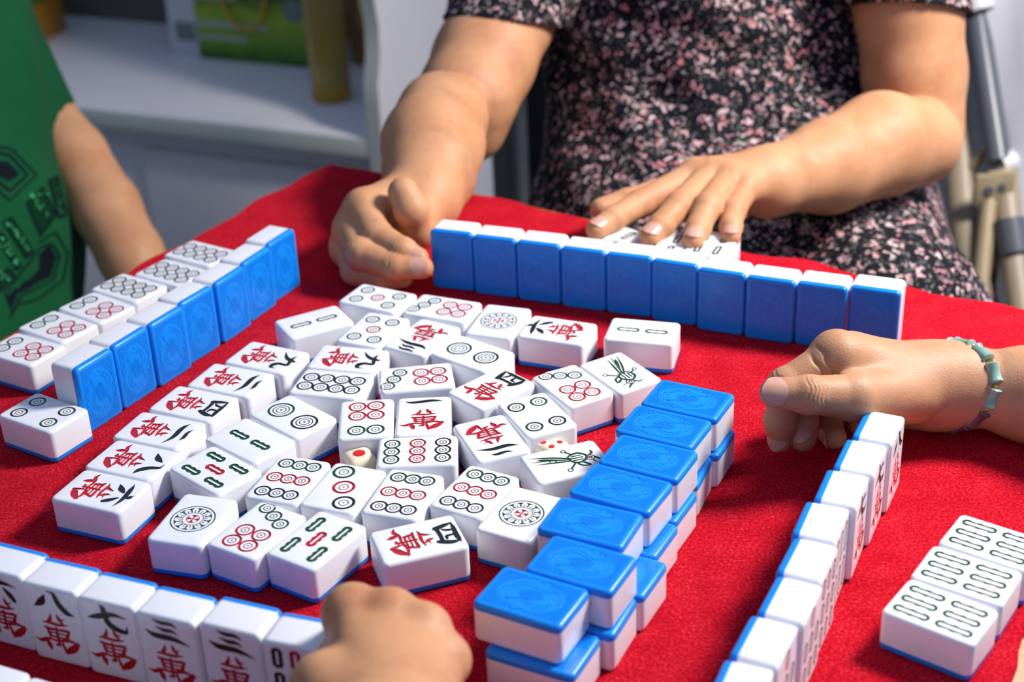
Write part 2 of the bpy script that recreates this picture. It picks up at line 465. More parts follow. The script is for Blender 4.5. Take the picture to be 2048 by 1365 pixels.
DEPTH = 0.00038
def white_rings(): return [(rring(0), TS), (rring(0), TD - TB)] + [(rring(TB * (1 - math.cos(a))), TD - TB + TB * math.sin(a)) for a in STEPS[1:]]
def back_relief(x, y):
    """ribs, an oval border and two curling beasts, cut into the blue back (mm)"""
    e = np.sqrt((x / 11.6) ** 2 + (y / 15.4) ** 2)
    rib = np.abs(((x / 1.12) % 1.0) - 0.5) * 1.12 - 0.19
    rib = np.maximum(rib, np.maximum(np.abs(x) - 12.6, np.abs(y) - 18.6))
    out = np.maximum(rib, (1.03 - e) * 11)
    core = np.maximum(rib, np.hypot(x / 3.4, (y) / 6.0) * 3.4 - 3.4)
    g = [out, core, np.abs(e - 0.985) * 12 - 0.26]
    body = [(-2.2, -11.6, .25), (3.4, -11.2, .25), (7.4, -7.2, .25), (7.6, -2.2, .25), (5.2, 1.4, .25), (5.0, 5.4, .25), (7.6, 8.4, .25)]
    ln = [body, [(a * .78 - .5, b * .86 - .2, w) for a, b, w in body],
          [(7.6, 8.4, .3), (9.2, 6.6, .25), (8.6, 4.4, .25)], [(7.4, 8.2, .3), (5.6, 10.6, .3), (3.0, 10.2, .25)], [(6.6, 9.4, .4), (6.0, 11.8, .25)],
          [(7.5, -4.6, .25), (9.6, -5.6, .25), (9.8, -7.4, .2)], [(5.4, 1.2, .25), (8.6, 1.0, .25), (9.6, 2.6, .2)], [(1.2, -11.6, .25), (.6, -14.0, .2)],
          [(-2.2, -11.6, .25), (-5.2, -12.2, .25), (-7.2, -9.6, .2)], [(-2.2, -11.4, .25), (-5.0, -10.2, .25), (-5.8, -7.6, .2)],
          [(9.8, -2.2, .2), (10.6, 1.6, .2)], [(10.2, 4.4, .2), (8.8, 8.8, .2)], [(3.4, 12.6, .2), (.8, 13.8, .2)]]
    P = spline(body, 4)
    for i in range(1, len(P) - 1, 2):
        t = P[i + 1] - P[i - 1]; n = np.array((-t[1], t[0])); n = n / (np.hypot(*n) + 1e-6)
        ln.append([(P[i][0], P[i][1], .22), (P[i][0] + n[0] * 1.5 + t[0] * .15, P[i][1] + n[1] * 1.5 + t[1] * .15, .18)])
    for k in range(3):
        ln.append([(5.0 + k * .9, 6.4 + k * .5, .2), (4.2 + k * .9, 7.4 + k * .7, .2)])
    for sgn in (1, -1):
        for s_ in ln: g.append(d_stroke(x, y, [(a * sgn, b * sgn, w) for a, b, w in s_], 3))
    return U_(*g)
def make_back():
    bm = bmesh.new()
    R = loft(bm, [(rring(TB * (1 - math.sin(a))), TB - TB * math.cos(a)) for a in STEPS] + [(rring(0), TS - .00005), (rring(.0001), TS)])
    h = 0.10; X0, Y0 = -13.6, -19.6; dep = 0.00016
    GX, GY = np.meshgrid(X0 + h * np.arange(int(27.2 / h) + 1), Y0 + h * np.arange(int(39.2 / h) + 1))
    vs_ = [Vector(p) * 1000 for p in rring(TB)]; ed = [(i, (i + 1) % len(vs_)) for i in range(len(vs_))]
    for lp in contours(back_relief(GX, GY), X0, Y0, h):
        b = len(vs_); vs_ += [Vector((p[0], p[1])) for p in lp]; ed += [(b + i, b + (i + 1) % len(lp)) for i in range(len(lp))]
    V, E, T, *_ = delaunay_2d_cdt(vs_, ed, [], 0, 1e-5)
    T = [list(t)[::-1] for t in T]
    C = np.array([np.mean([V[i] for i in t], axis=0) for t in T])
    low = back_relief(C[:, 0], C[:, 1]) < 0
    em = {}
    for t, c in zip(T, low):
        for a, b in zip(t, t[1:] + t[:1]): em[(a, b)] = c
    d = {}
    def pv(i, z):
        if (i, z) not in d: d[(i, z)] = bm.verts.new((V[i][0] * .001, V[i][1] * .001, z))
        return d[(i, z)]
    for t, c in zip(T, low):
        bm.faces.new([pv(i, dep if c else 0.0) for i in t])
        if c:
            for a, b in zip(t, t[1:] + t[:1]):
                if not em.get((b, a), True): bm.faces.new([pv(a, dep), pv(a, 0.0), pv(b, 0.0), pv(b, dep)])
    bmesh.ops.remove_doubles(bm, verts=bm.verts, dist=2e-6)
    return bm_mesh(bm, 'tile_back', 30)
BACK_MESH = make_back()
FACES = {}
def tile_meshes(kind):
    if kind in FACES: return FACES[kind]
    bm = bmesh.new()
    R = loft(bm, white_rings())
    parts = {}
    if kind is None:
        bm.faces.new(R[-1])
    else:
        h = 0.11; X0, Y0 = -15.0, -21.2
        gx = X0 + h * np.arange(int(30 / h) + 1); gy = Y0 + h * np.arange(int(42.4 / h) + 1)
        GX, GY = np.meshgrid(gx, gy)
        Fs = face(kind, GX, GY)
        vs_ = [Vector(p) for p in rring(TB)]
        ed = [(i, (i + 1) % len(vs_)) for i in range(len(vs_))]
        for c, F in Fs.items():
            for lp in contours(F, X0, Y0, h):
                b = len(vs_)
                vs_ += [Vector((p[0] * .001, p[1] * .001)) for p in lp]
                ed += [(b + i, b + (i + 1) % len(lp)) for i in range(len(lp))]
        V, E, T, *_ = delaunay_2d_cdt([Vector((v[0] * 1000, v[1] * 1000)) for v in vs_], ed, [], 0, 1e-5)
        V = [(v[0] * .001, v[1] * .001) for v in V]
        T = [list(t) for t in T]
        C = np.array([np.mean([V[i] for i in t], axis=0) for t in T]) * 1000
        cls = [None] * len(T)
        for c, F in face(kind, C[:, 0], C[:, 1]).items():
            for i in np.nonzero(F < 0)[0]: cls[int(i)] = c
        top = {}
        def tv(i):
            if i not in top: top[i] = bm.verts.new((*V[i], TD))
            return top[i]
        em = {}
        for t, c in zip(T, cls):
            for a, b in zip(t, t[1:] + t[:1]): em[(a, b)] = c
        pb = {c: (bmesh.new(), {}) for c in Fs}
        def pv(c, i, z):
            b, d = pb[c]
            if (i, z) not in d: d[(i, z)] = b.verts.new((*V[i], z))
            return d[(i, z)]
        for t, c in zip(T, cls):
            if c is None: bm.faces.new([tv(i) for i in t])
            else:
                pb[c][0].faces.new([pv(c, i, TD - DEPTH) for i in t])
                for a, b in zip(t, t[1:] + t[:1]):
                    if em.get((b, a), c) != c:
                        pb[c][0].faces.new([pv(c, a, TD - DEPTH), pv(c, a, TD), pv(c, b, TD), pv(c, b, TD - DEPTH)])
        bmesh.ops.remove_doubles(bm, verts=bm.verts, dist=2e-6)
        for c, (b, d) in pb.items():
            me = bpy.data.meshes.new('engraving'); b.to_mesh(me); b.free(); me.shade_flat()
            parts[c] = me
    FACES[kind] = (bm_mesh(bm, 'tile_body', 30), parts)
    return FACES[kind]

PAINT = {'red': M_RED, 'black': M_BLACK, 'green': M_GREEN}
def tile(kind, mat, label, group):
    t = thing('mahjong_tile', label, 'mahjong tile', group=group)
    t.matrix_world = mat
    body, parts = tile_meshes(kind)
    obj('white_body', body, M_WHITE, t)
    obj('blue_back', BACK_MESH, M_BLUE, t)
    for c, me in parts.items():
        e = obj(c + '_engraving', me, PAINT[c], t)
    return t
def m_flat(x, y, a, lev=0): return Matrix.Translation((x, y, lev * TD)) @ Matrix.Rotation(a, 4, 'Z')
def m_down(x, y, a, lev=0): return Matrix.Translation((x, y, (lev + 1) * TD)) @ Matrix.Rotation(a, 4, 'Z') @ Matrix.Rotation(math.pi, 4, 'Y')
def m_stand(x, y, a):
    return Matrix.Translation((x, y, TL / 2)) @ Matrix.Rotation(a, 4, 'Z') @ Matrix.Rotation(math.pi / 2, 4, 'X') @ Matrix.Translation((0, 0, -TD / 2))
# ------------------------------------------------------------------ every tile: key -> (face, x, y, turn, label)
TILES = [
    ('5pin', 'f', -0.0850, 0.8704, 1.063, 'five-circle tile beside the far hand, farthest of the face-up discards', 'face-up discards in the middle'),
    ('2southin', 'f', -0.1231, 0.8401, -1.088, 'two-bamboo tile at the far left of the discards beside the left blue row', 'face-up discards in the middle'),
    ('7pin', 'f', -0.0428, 0.8518, 1.154, 'seven-circle tile between the far five-circle tile and the flower circle', 'face-up discards in the middle'),
    ('5pin', 'f', -0.0850, 0.8255, -0.430, 'five-circle tile wedged between the two-bamboo tile and the upside-down red three', 'face-up discards in the middle'),
    ('3man', 'f', -0.0543, 0.8129, 2.589, 'upside-down three-character tile above the two-circle discard', 'face-up discards in the middle'),
    ('9man', 'f', -0.1467, 0.7948, -2.040, 'nine-character tile at the far end of the sideways left column of discards', 'face-up discards in the middle'),
    ('9man', 'f', -0.0977, 0.7887, -1.842, 'nine-character tile lying right behind the eight-circle discard', 'face-up discards in the middle'),
    ('8pin', 'f', -0.1051, 0.7589, -1.838, 'eight-circle tile among the discards in front of a nine-character tile', 'face-up discards in the middle'),
    ('7pin', 'f', -0.0562, 0.7620, 1.682, 'seven-circle tile turned sideways just right of the eight-circle tile', 'face-up discards in the middle'),
    ('2pin', 'f', -0.0238, 0.7891, 0.890, 'two-circle tile just behind the tilted four-character tile', 'face-up discards in the middle'),
    ('1pin', 'f', -0.0077, 0.8303, -0.340, 'flower-circle tile in the far part of the discards beside the six-character tile', 'face-up discards in the middle'),
    ('6man', 'f', 0.0280, 0.8147, 1.180, 'six-character tile turned sideways near the far blue row', 'face-up discards in the middle'),
    ('2southin', 'f', 0.0791, 0.8086, 1.296, 'two-bamboo tile set apart just in front of the far blue row', 'face-up discards in the middle'),
    ('4man', 'f', -0.0130, 0.7465, -0.835, 'four-character tile turned diagonally behind the four-circle tile', 'face-up discards in the middle'),
    ('7pin', 'f', 0.0331, 0.7452, 0.509, 'seven-circle tile leaning against the green bird tile at the right', 'face-up discards in the middle'),
    ('1sou', 'f', 0.0613, 0.7583, -2.615, 'green bird tile standing out beside the far end of the blue stack', 'face-up discards in the middle'),
    ('4pin', 'f', 0.0118, 0.7143, 0.410, 'four-circle tile between the seven-circle tile and the red two', 'face-up discards in the middle'),
    ('6pin', 'f', -0.0822, 0.7173, 3.189, 'six-circle tile in the middle of the discards behind a small die', 'face-up discards in the middle'),
    ('1man', 'f', -0.0507, 0.7178, 0.004, 'one-character tile with a single black stroke above a red character', 'face-up discards in the middle'),
    ('9pin', 'f', -0.0527, 0.6810, 1.575, 'nine-circle tile turned sideways in front of the one-character tile', 'face-up discards in the middle'),
    ('2man', 'f', -0.0134, 0.6917, -2.795, 'two-character tile upside down between nine-circle and four-circle tiles', 'face-up discards in the middle'),
    ('1sou', 'f', 0.0257, 0.6647, -1.238, 'green bird tile half hidden by the stacked blue tiles', 'face-up discards in the middle'),
    ('9pin', 'f', -0.0584, 0.6405, -0.320, 'nine-circle tile behind the four-character tile near the fist', 'face-up discards in the middle'),
    ('9pin', 'f', -0.0220, 0.6400, -0.518, 'nine-circle tile next to the flower circle at the stack', 'face-up discards in the middle'),
    ('1pin', 'f', 0.0011, 0.6180, -0.502, 'flower-circle tile partly under the stacked blue tiles at the right', 'face-up discards in the middle'),
    ('3pin', 'f', -0.0892, 0.6486, -0.377, 'three-circle tile with a green, a red and a black circle', 'face-up discards in the middle'),
    ('9pin', 'f', -0.1187, 0.6587, -0.345, 'nine-circle tile left of the three-circle tile', 'face-up discards in the middle'),
    ('5sou', 'f', -0.1586, 0.6709, 0.813, 'five-bamboo tile with thick sticks right of the eight-character tile', 'face-up discards in the middle'),
    ('2sou', 'f', -0.1442, 0.6997, 0.833, 'two-bamboo tile with thick green sticks between the two-circle and five-bamboo tiles', 'face-up discards in the middle'),
    ('2pin', 'f', -0.1235, 0.7234, 0.788, 'two-circle tile left of the six-circle discard', 'face-up discards in the middle'),
    ('2man', 'f', -0.1646, 0.7687, -2.001, 'two-character tile second from the far end of the sideways left column', 'face-up discards in the middle'),
    ('4man', 'f', -0.1818, 0.7426, -2.020, 'four-character tile in the middle of the sideways left column', 'face-up discards in the middle'),
    ('2man', 'f', -0.1961, 0.7145, -1.972, 'two-character tile third from the near end of the sideways left column', 'face-up discards in the middle'),
    ('8man', 'f', -0.2044, 0.6843, -1.994, 'eight-character tile second from the near end of the sideways left column', 'face-up discards in the middle'),
    ('6man', 'f', -0.2149, 0.6553, -1.983, 'six-character tile at the near end of the sideways left column', 'face-up discards in the middle'),
    ('1pin', 'f', -0.1625, 0.6254, -0.300, 'flower-circle tile at the left of the front row of discards', 'face-up discards in the middle'),
    ('7pin', 'f', -0.1290, 0.6138, -0.555, 'seven-circle tile in the front row between flower circle and five-bamboo', 'face-up discards in the middle'),
    ('5sou', 'f', -0.0988, 0.6033, -0.582, 'five-bamboo tile at the front edge of the discards behind the fist', 'face-up discards in the middle'),
    ('4man', 'f', -0.0491, 0.5998, -1.258, 'four-character tile lying alone at the front beside the fist', 'face-up discards in the middle'),
    ('4pin', 'f', -0.2666, 0.7398, 1.000, 'four-circle tile alone at the left end of the blue standing row', 'face-up discards in the middle'),
    ('6pin', 'f', -0.2991, 0.8194, 1.027, 'six-circle tile cut by the left edge of the picture, nearest of its row', 'face-up circle tiles of the left player'),
    ('6pin', 'f', -0.2854, 0.8486, 0.953, 'six-circle tile second from the left edge behind the left blue row', 'face-up circle tiles of the left player'),
    ('6pin', 'f', -0.2667, 0.8738, 0.911, 'six-circle tile between another six-circle and the eight-circle tiles at left', 'face-up circle tiles of the left player'),
    ('8pin', 'f', -0.2517, 0.9022, 0.973, 'nearest of three eight-circle tiles behind the left blue row', 'face-up circle tiles of the left player'),
    ('8pin', 'f', -0.2271, 0.9232, 0.965, 'middle of three eight-circle tiles behind the left blue row', 'face-up circle tiles of the left player'),
    ('8pin', 'f', -0.2128, 0.9537, 0.997, 'farthest of three eight-circle tiles behind the left blue row', 'face-up circle tiles of the left player'),
    ('6southin', 'f', 0.2218, 0.5779, 0.920, 'six-bamboo tile at the right edge, farthest of the three', 'face-up bamboo tiles of the right player'),
    ('6southin', 'f', 0.2023, 0.5536, 0.946, 'six-bamboo tile at the right, middle one of the three', 'face-up bamboo tiles of the right player'),
    ('6southin', 'f', 0.1834, 0.5282, 0.893, 'six-bamboo tile at the right, nearest of the three', 'face-up bamboo tiles of the right player'),
    (None, 'd1', 0.0916, 0.6890, 1.070, 'upper blue-backed tile of the double stack, first from the far end', 'stacked tiles of the double wall'),
    (None, 'd1', 0.0759, 0.6625, 1.061, 'upper blue-backed tile of the double stack, second from the far end', 'stacked tiles of the double wall'),
    (None, 'd1', 0.0650, 0.6335, 1.068, 'upper blue-backed tile of the double stack, third from the far end', 'stacked tiles of the double wall'),
    (None, 'd1', 0.0492, 0.6068, 1.045, 'upper blue-backed tile of the double stack, fourth from the far end', 'stacked tiles of the double wall'),
    (None, 'd1', 0.0328, 0.5792, 1.116, 'upper blue-backed tile of the double stack, fifth from the far end', 'stacked tiles of the double wall'),
    (None, 'd1', 0.0265, 0.5471, 1.065, 'upper blue-backed tile of the double stack, sixth from the far end', 'stacked tiles of the double wall'),
    (None, 'd1', 0.0036, 0.5248, 1.055, 'upper blue-backed tile of the double stack, seventh from the far end', 'stacked tiles of the double wall'),
    (None, 'd0', 0.0921, 0.6856, 1.100, 'lower blue-backed tile of the double stack, first from the far end', 'stacked tiles of the double wall'),
    (None, 'd0', 0.0765, 0.6577, 1.166, 'lower blue-backed tile of the double stack, second from the far end', 'stacked tiles of the double wall'),
    (None, 'd0', 0.0425, 0.5697, 1.065, 'lower blue-backed tile of the double stack, fifth from the far end', 'stacked tiles of the double wall'),
    (None, 'd0', 0.0262, 0.5428, 1.108, 'lower blue-backed tile of the double stack, sixth from the far end', 'stacked tiles of the double wall'),
    (None, 'd0', 0.0078, 0.5173, 1.083, 'lower blue-backed tile of the double stack, seventh from the far end', 'stacked tiles of the double wall'),
    (None, 'd0', 0.0641, 0.6275, 1.065, 'lower blue-backed tile of the double stack, third from the far end', 'stacked tiles of the double wall'),
    (None, 'd0', 0.0513, 0.5997, 1.065, 'lower blue-backed tile of the double stack, fourth from the far end', 'stacked tiles of the double wall'),
    ('4sou', 'f', 0.1065, 0.9368, 2.722, 'four-bamboo tile under the middle fingertip behind the far blue row', 'tiles under the far hand'),
    ('4sou', 'f', 0.1382, 0.9329, 2.722, 'four-bamboo tile under the little finger, rightmost behind the far blue row', 'tiles under the far hand'),
    ('4sou', 'f', 0.0720, 0.9495, 2.392, 'turned four-bamboo tile under the index finger behind the far blue row', 'tiles under the far hand'),
    ('2southin', 'f', -0.2353, 0.4990, -0.430, 'face-up bamboo tile in the bottom left corner of the picture', 'face-up tiles of the near player'),
    (None, 'f', -0.2076, 0.4850, -0.430, 'face-up tile right of the corner tile at the bottom left edge', 'face-up tiles of the near player'),
    (None, 's', -0.2468, 0.7639, -2.104, 'standing tile with blue back, first from the near end of the left row', 'standing tiles of the left player'),
    (None, 's', -0.2316, 0.7905, -2.096, 'standing tile with blue back, second from the near end of the left row', 'standing tiles of the left player'),
    (None, 's', -0.2150, 0.8163, -2.110, 'standing tile with blue back, third from the near end of the left row', 'standing tiles of the left player'),
    (None, 's', -0.2014, 0.8440, -2.127, 'standing tile with blue back, fourth from the near end of the left row', 'standing tiles of the left player'),
    (None, 's', -0.1851, 0.8707, -2.073, 'standing tile with blue back, fifth from the near end of the left row', 'standing tiles of the left player'),
    (None, 's', -0.1721, 0.8996, -2.061, 'standing tile with blue back, sixth from the near end of the left row', 'standing tiles of the left player'),
    (None, 's', -0.1593, 0.9291, -2.066, 'standing tile with blue back, seventh from the near end of the left row', 'standing tiles of the left player'),
    (None, 's', -0.0344, 0.9293, 2.790, 'standing tile with dark blue back, first from the left in the far row', 'standing tiles of the far player'),
    (None, 's', -0.0058, 0.9163, 2.777, 'standing tile with dark blue back, second from the left in the far row', 'standing tiles of the far player'),
    (None, 's', 0.0229, 0.9042, 2.766, 'standing tile with dark blue back, third from the left in the far row', 'standing tiles of the far player'),
    (None, 's', 0.0515, 0.8911, 2.758, 'standing tile with dark blue back, fourth from the left in the far row', 'standing tiles of the far player'),
    (None, 's', 0.0799, 0.8793, 2.774, 'standing tile with dark blue back, fifth from the left in the far row', 'standing tiles of the far player'),
    (None, 's', 0.1080, 0.8653, 2.708, 'standing tile with dark blue back, sixth from the left in the far row', 'standing tiles of the far player'),
    (None, 's', 0.1352, 0.8491, 2.708, 'standing tile with dark blue back, seventh from the left in the far row', 'standing tiles of the far player'),
    (None, 's', 0.1631, 0.8353, 2.730, 'standing tile with dark blue back, eighth from the left in the far row', 'standing tiles of the far player'),
    (None, 's', 0.1920, 0.8239, 2.737, 'standing tile with dark blue back, ninth from the left in the far row', 'standing tiles of the far player'),
    (None, 's', 0.2221, 0.8150, 2.727, 'standing tile with dark blue back, tenth from the left in the far row', 'standing tiles of the far player'),
    ('8man', 's', 0.1835, 0.6501, 1.110, 'standing white tile facing right, first from the far end of the right row', 'standing tiles of the right player'),
    ('7man', 's', 0.1679, 0.6225, 1.126, 'standing white tile facing right, second from the far end of the right row', 'standing tiles of the right player'),
    ('7man', 's', 0.1530, 0.5956, 1.146, 'standing white tile facing right, third from the far end of the right row', 'standing tiles of the right player'),
    ('6southin', 's', 0.1377, 0.5690, 1.146, 'standing white tile facing right, fourth from the far end of the right row', 'standing tiles of the right player'),
    ('9southin', 's', 0.1260, 0.5403, 1.108, 'standing white tile facing right, fifth from the far end of the right row', 'standing tiles of the right player'),
    ('7southin', 's', 0.1133, 0.5124, 1.099, 'standing white tile facing right, sixth from the far end of the right row', 'standing tiles of the right player'),
    ('7southin', 's', 0.0978, 0.4860, 1.098, 'standing white tile facing right, seventh from the far end of the right row', 'standing tiles of the right player'),
    ('7southin', 's', 0.0835, 0.4585, 1.149, 'standing white tile facing right, eighth from the far end of the right row', 'standing tiles of the right player'),
    ('6man', 's', -0.2334, 0.5661, -0.416, 'standing six-character tile at the left edge of the near row', 'standing tiles of the near player'),
    ('8man', 's', -0.2060, 0.5520, -0.391, 'standing eight-character tile in the near row', 'standing tiles of the near player'),
    ('7man', 's', -0.1781, 0.5394, -0.387, 'standing seven-character tile in the near row', 'standing tiles of the near player'),
    ('3man', 's', -0.1501, 0.5270, -0.383, 'standing three-character tile beside the seven in the near row', 'standing tiles of the near player'),
    ('3man', 's', -0.1210, 0.5173, -0.390, 'standing three-character tile second from the fist in the near row', 'standing tiles of the near player'),
    ('9sou', 's', -0.0925, 0.5048, -0.327, 'standing nine-bamboo tile shaded by the fist in the near row', 'standing tiles of the near player'),
]
def put_tiles():
    for kind, pos, x, y, a, label, group in TILES:
        M = m_flat(x, y, a) if pos == 'f' else m_stand(x, y, a) if pos == 's' else m_down(x, y, a, int(pos[1]))
        tile(kind, M, label, group)
put_tiles()
# ------------------------------------------------------------------ dice
M_IVORY = plain('ivory_plastic', (0.80, 0.72, 0.52), 0.35, var=0.05, vscale=150)
M_PIP = plain('pip_red', (0.62, 0.012, 0.012), 0.25)
def die(x, y, turn, s, tops, label):
    t = thing('die', label, 'die', (x, y, 0), 'small cream dice')
    h = s / 2
    bm = box_bm(-h, h, -h, h, 0, s, s * .24, seg=4)
    body = obj('body', bm_mesh(bm, 'die_body', 50), M_IVORY, t)
    t.rotation_euler.z = turn
    for px, py, r in tops:
        p = lathe_bm([(0, .0004), (r * .6, .00036), (r, .0002), (r * 1.03, -.0001)], 20)
        p.transform(Matrix.Translation((px, py, s - .0001)))
        obj('red_pip', bm_mesh(p, 'pip', 60), M_PIP, t)
    return t
die(-0.0845, 0.6885, 0.45, 0.0158, [(0, 0, .0034)], 'cream die with one red pip on top between the six-circle and three-circle tiles')
die(0.0190, 0.6915, 0.75, 0.0158, [(a * .0031, b * .0031, .0016) for a in (-1, 1) for b in (-1, 1)], 'cream die with four red pips on top behind the half-hidden bird tile')
# ------------------------------------------------------------------ bodies: smooth unions of tapered limbs, meshed on a grid
def smin(a, b, k):
    h = np.maximum(k - np.abs(a - b), 0) / k
    return np.minimum(a, b) - h * h * k * 0.25
def smax(a, b, k): return -smin(-a, -b, k)
def f_cone(P, a, b, ra, rb):
    a = np.array(a, np.float32); d = np.array(b, np.float32) - a
    q = P - a
    t = np.clip(q @ d / (d @ d + 1e-12), 0, 1)
    return np.sqrt(((q - t[:, None] * d) ** 2).sum(1)) - (ra + (rb - ra) * t)
def f_chain(P, pts, rs, k=0.004):
    d = None
    for i in range(len(pts) - 1):
        e = f_cone(P, pts[i], pts[i + 1], rs[i], rs[i + 1])
        d = e if d is None else smin(d, e, k)
    return d
def f_ell(P, c, r, R=None):
    q = P - np.array(c, np.float32)
    if R is not None: q = q @ np.array(R, np.float32).T
    r = np.array(r, np.float32)
    k0 = np.sqrt(((q / r) ** 2).sum(1)); k1 = np.sqrt(((q / r ** 2) ** 2).sum(1)) + 1e-9
    return k0 * (k0 - 1) / k1

def mesh_field(f, lo, hi, h, trim=True):
    """surface nets of f<0 inside the box; fine samples are taken only near the surface"""
    lo = np.array(lo, float); hi = np.array(hi, float)
    C = 4
    n = (np.ceil((hi - lo) / (h * C))).astype(int) + 1
    ax = [lo[i] + h * C * (np.arange(n[i]) + 0.5) for i in range(3)]
    G = np.stack(np.meshgrid(*ax, indexing='ij'), -1).reshape(-1, 3).astype(np.float32)
    Fc = f(G).reshape(n)
    F = np.repeat(np.repeat(np.repeat(Fc, C, 0), C, 1), C, 2).astype(np.float32)
    near = np.abs(F) < h * C * 1.9
    idx = np.argwhere(near)
    pts = (lo + h * (idx + 0.5)).astype(np.float32)
    val = np.concatenate([f(pts[i:i + 400000]) for i in range(0, len(pts), 400000)]) if len(pts) else np.zeros(0)
    F[near] = val
    ins = F < 0
    N = np.array(F.shape)
    sm = [slice(None, -1), slice(1, None)]
    cnt = np.zeros(N - 1, np.int8)
    for a in (0, 1):
        for b in (0, 1):
            for c in (0, 1): cnt += ins[sm[a], sm[b], sm[c]]
    act = (cnt > 0) & (cnt < 8)
    cid = -np.ones(N - 1, np.int64); ci = np.argwhere(act); cid[act] = np.arange(len(ci))
    acc = np.zeros((len(ci), 3)); num = np.zeros(len(ci))
    i0, j0, k0 = ci.T
    for ax_ in range(3):
        for o1 in (0, 1):
            for o2 in (0, 1):
                o = [0, 0, 0]; oth = [x for x in range(3) if x != ax_]
                o[oth[0]] = o1; o[oth[1]] = o2
                e = list(o); e[ax_] = 1
                A = F[i0 + o[0], j0 + o[1], k0 + o[2]]; B = F[i0 + e[0], j0 + e[1], k0 + e[2]]
                cr = (A < 0) != (B < 0)
                t = A[cr] / (A[cr] - B[cr])
                p = np.zeros((cr.sum(), 3)) + np.array(o); p[:, ax_] = t
                acc[cr] += p; num[cr] += 1
    V = lo + h * (ci + acc / num[:, None] + 0.5)
    Q = []
    for ax_ in range(3):
        oth = [(ax_ + 1) % 3, (ax_ + 2) % 3]
        s0 = [slice(None)] * 3; s1 = [slice(None)] * 3
        s0[ax_] = slice(None, -1); s1[ax_] = slice(1, None)
        cr = ins[tuple(s0)] != ins[tuple(s1)]
        e = np.argwhere(cr)
        ok = np.all(e > 0, axis=1) & np.all(e < N - 1, axis=1)
        ok2 = np.ones(len(e), bool)
        for o in oth: ok2 &= (e[:, o] > 0) & (e[:, o] < N[o] - 1)
        e = e[ok2]
        flip = ins[tuple(e.T)]
        def cell(d1, d2):
            c = e.copy(); c[:, oth[0]] -= d1; c[:, oth[1]] -= d2
            return cid[tuple(c.T)]
        q = np.stack([cell(1, 1), cell(0, 1), cell(0, 0), cell(1, 0)], 1)
        q[~flip] = q[~flip][:, ::-1]
        Q.append(q)
    Q = np.concatenate(Q); Q = Q[(Q >= 0).all(1)]
    return V, Q
def np_mesh(name, parts):
    V = []; Q = []; b = 0
    for v, q in parts:
        V.append(v); Q.append(q + b); b += len(v)
    V = np.concatenate(V); Q = np.concatenate(Q)
    me = bpy.data.meshes.new(name)
    me.vertices.add(len(V)); me.vertices.foreach_set('co', V.astype(np.float32).ravel())
    me.loops.add(len(Q) * 4); me.loops.foreach_set('vertex_index', Q.astype(np.int32).ravel())
    me.polygons.add(len(Q)); me.polygons.foreach_set('loop_start', np.arange(0, len(Q) * 4, 4, dtype=np.int32))
    me.update(calc_edges=True); me.validate()
    me.shade_smooth()
    return me

def skin(name, tone):
    k = NT(name)
    v = k.coord()
    n1 = k.noise(v, 28, 3); n2 = k.noise(v, 160, 4, 0.6)
    mix = k.math('ADD', k.math('MULTIPLY', n1, 0.7), k.math('MULTIPLY', n2, 0.3))
    t = tone
    k.base(k.ramp(mix, [(0.32, (t[0] * .86, t[1] * .74, t[2] * .68)), (0.52, t), (0.70, (min(1, t[0] * 1.08), t[1] * 1.10, t[2] * 1.12))]))
    k.b.inputs['Roughness'].default_value = 0.5
    k.b.inputs['Specular IOR Level'].default_value = 0.28
    k.b.inputs['Subsurface Weight'].default_value = 0.12
    k.b.inputs['Subsurface Radius'].default_value = (1.0, 0.35, 0.2)
    k.b.inputs['Subsurface Scale'].default_value = 0.004
    vo = k.n('ShaderNodeTexVoronoi'); vo.inputs['Scale'].default_value = 620; vo.feature = 'DISTANCE_TO_EDGE'
    k.l(v, vo.inputs['Vector'])
    h = k.math('ADD', k.math('MULTIPLY', k.math('MINIMUM', vo.outputs['Distance'], 0.2), 1.6), k.math('MULTIPLY', n2, 0.8))
    k.bump(h, 0.28, 0.0006)
    return k.m
M_SKIN = skin('skin_warm', (0.54, 0.27, 0.138))
M_SKIN2 = skin('skin_light', (0.48, 0.245, 0.135))
M_NAIL = plain('fingernail', (0.56, 0.30, 0.225), 0.32, var=0.06, vscale=200)

D = at_d
def V3(p): return tuple(float(x) for x in p)
def chain(*q): return [V3(D(u, v, d)) for u, v, d in q]
def clear_table(F):
    """keep every finger joint above the cloth"""
    for n, (pts, rs) in F.items():
        F[n] = ([(x, y, max(z, r * 1.04 + .0004)) for (x, y, z), r in zip(pts, rs)], rs)

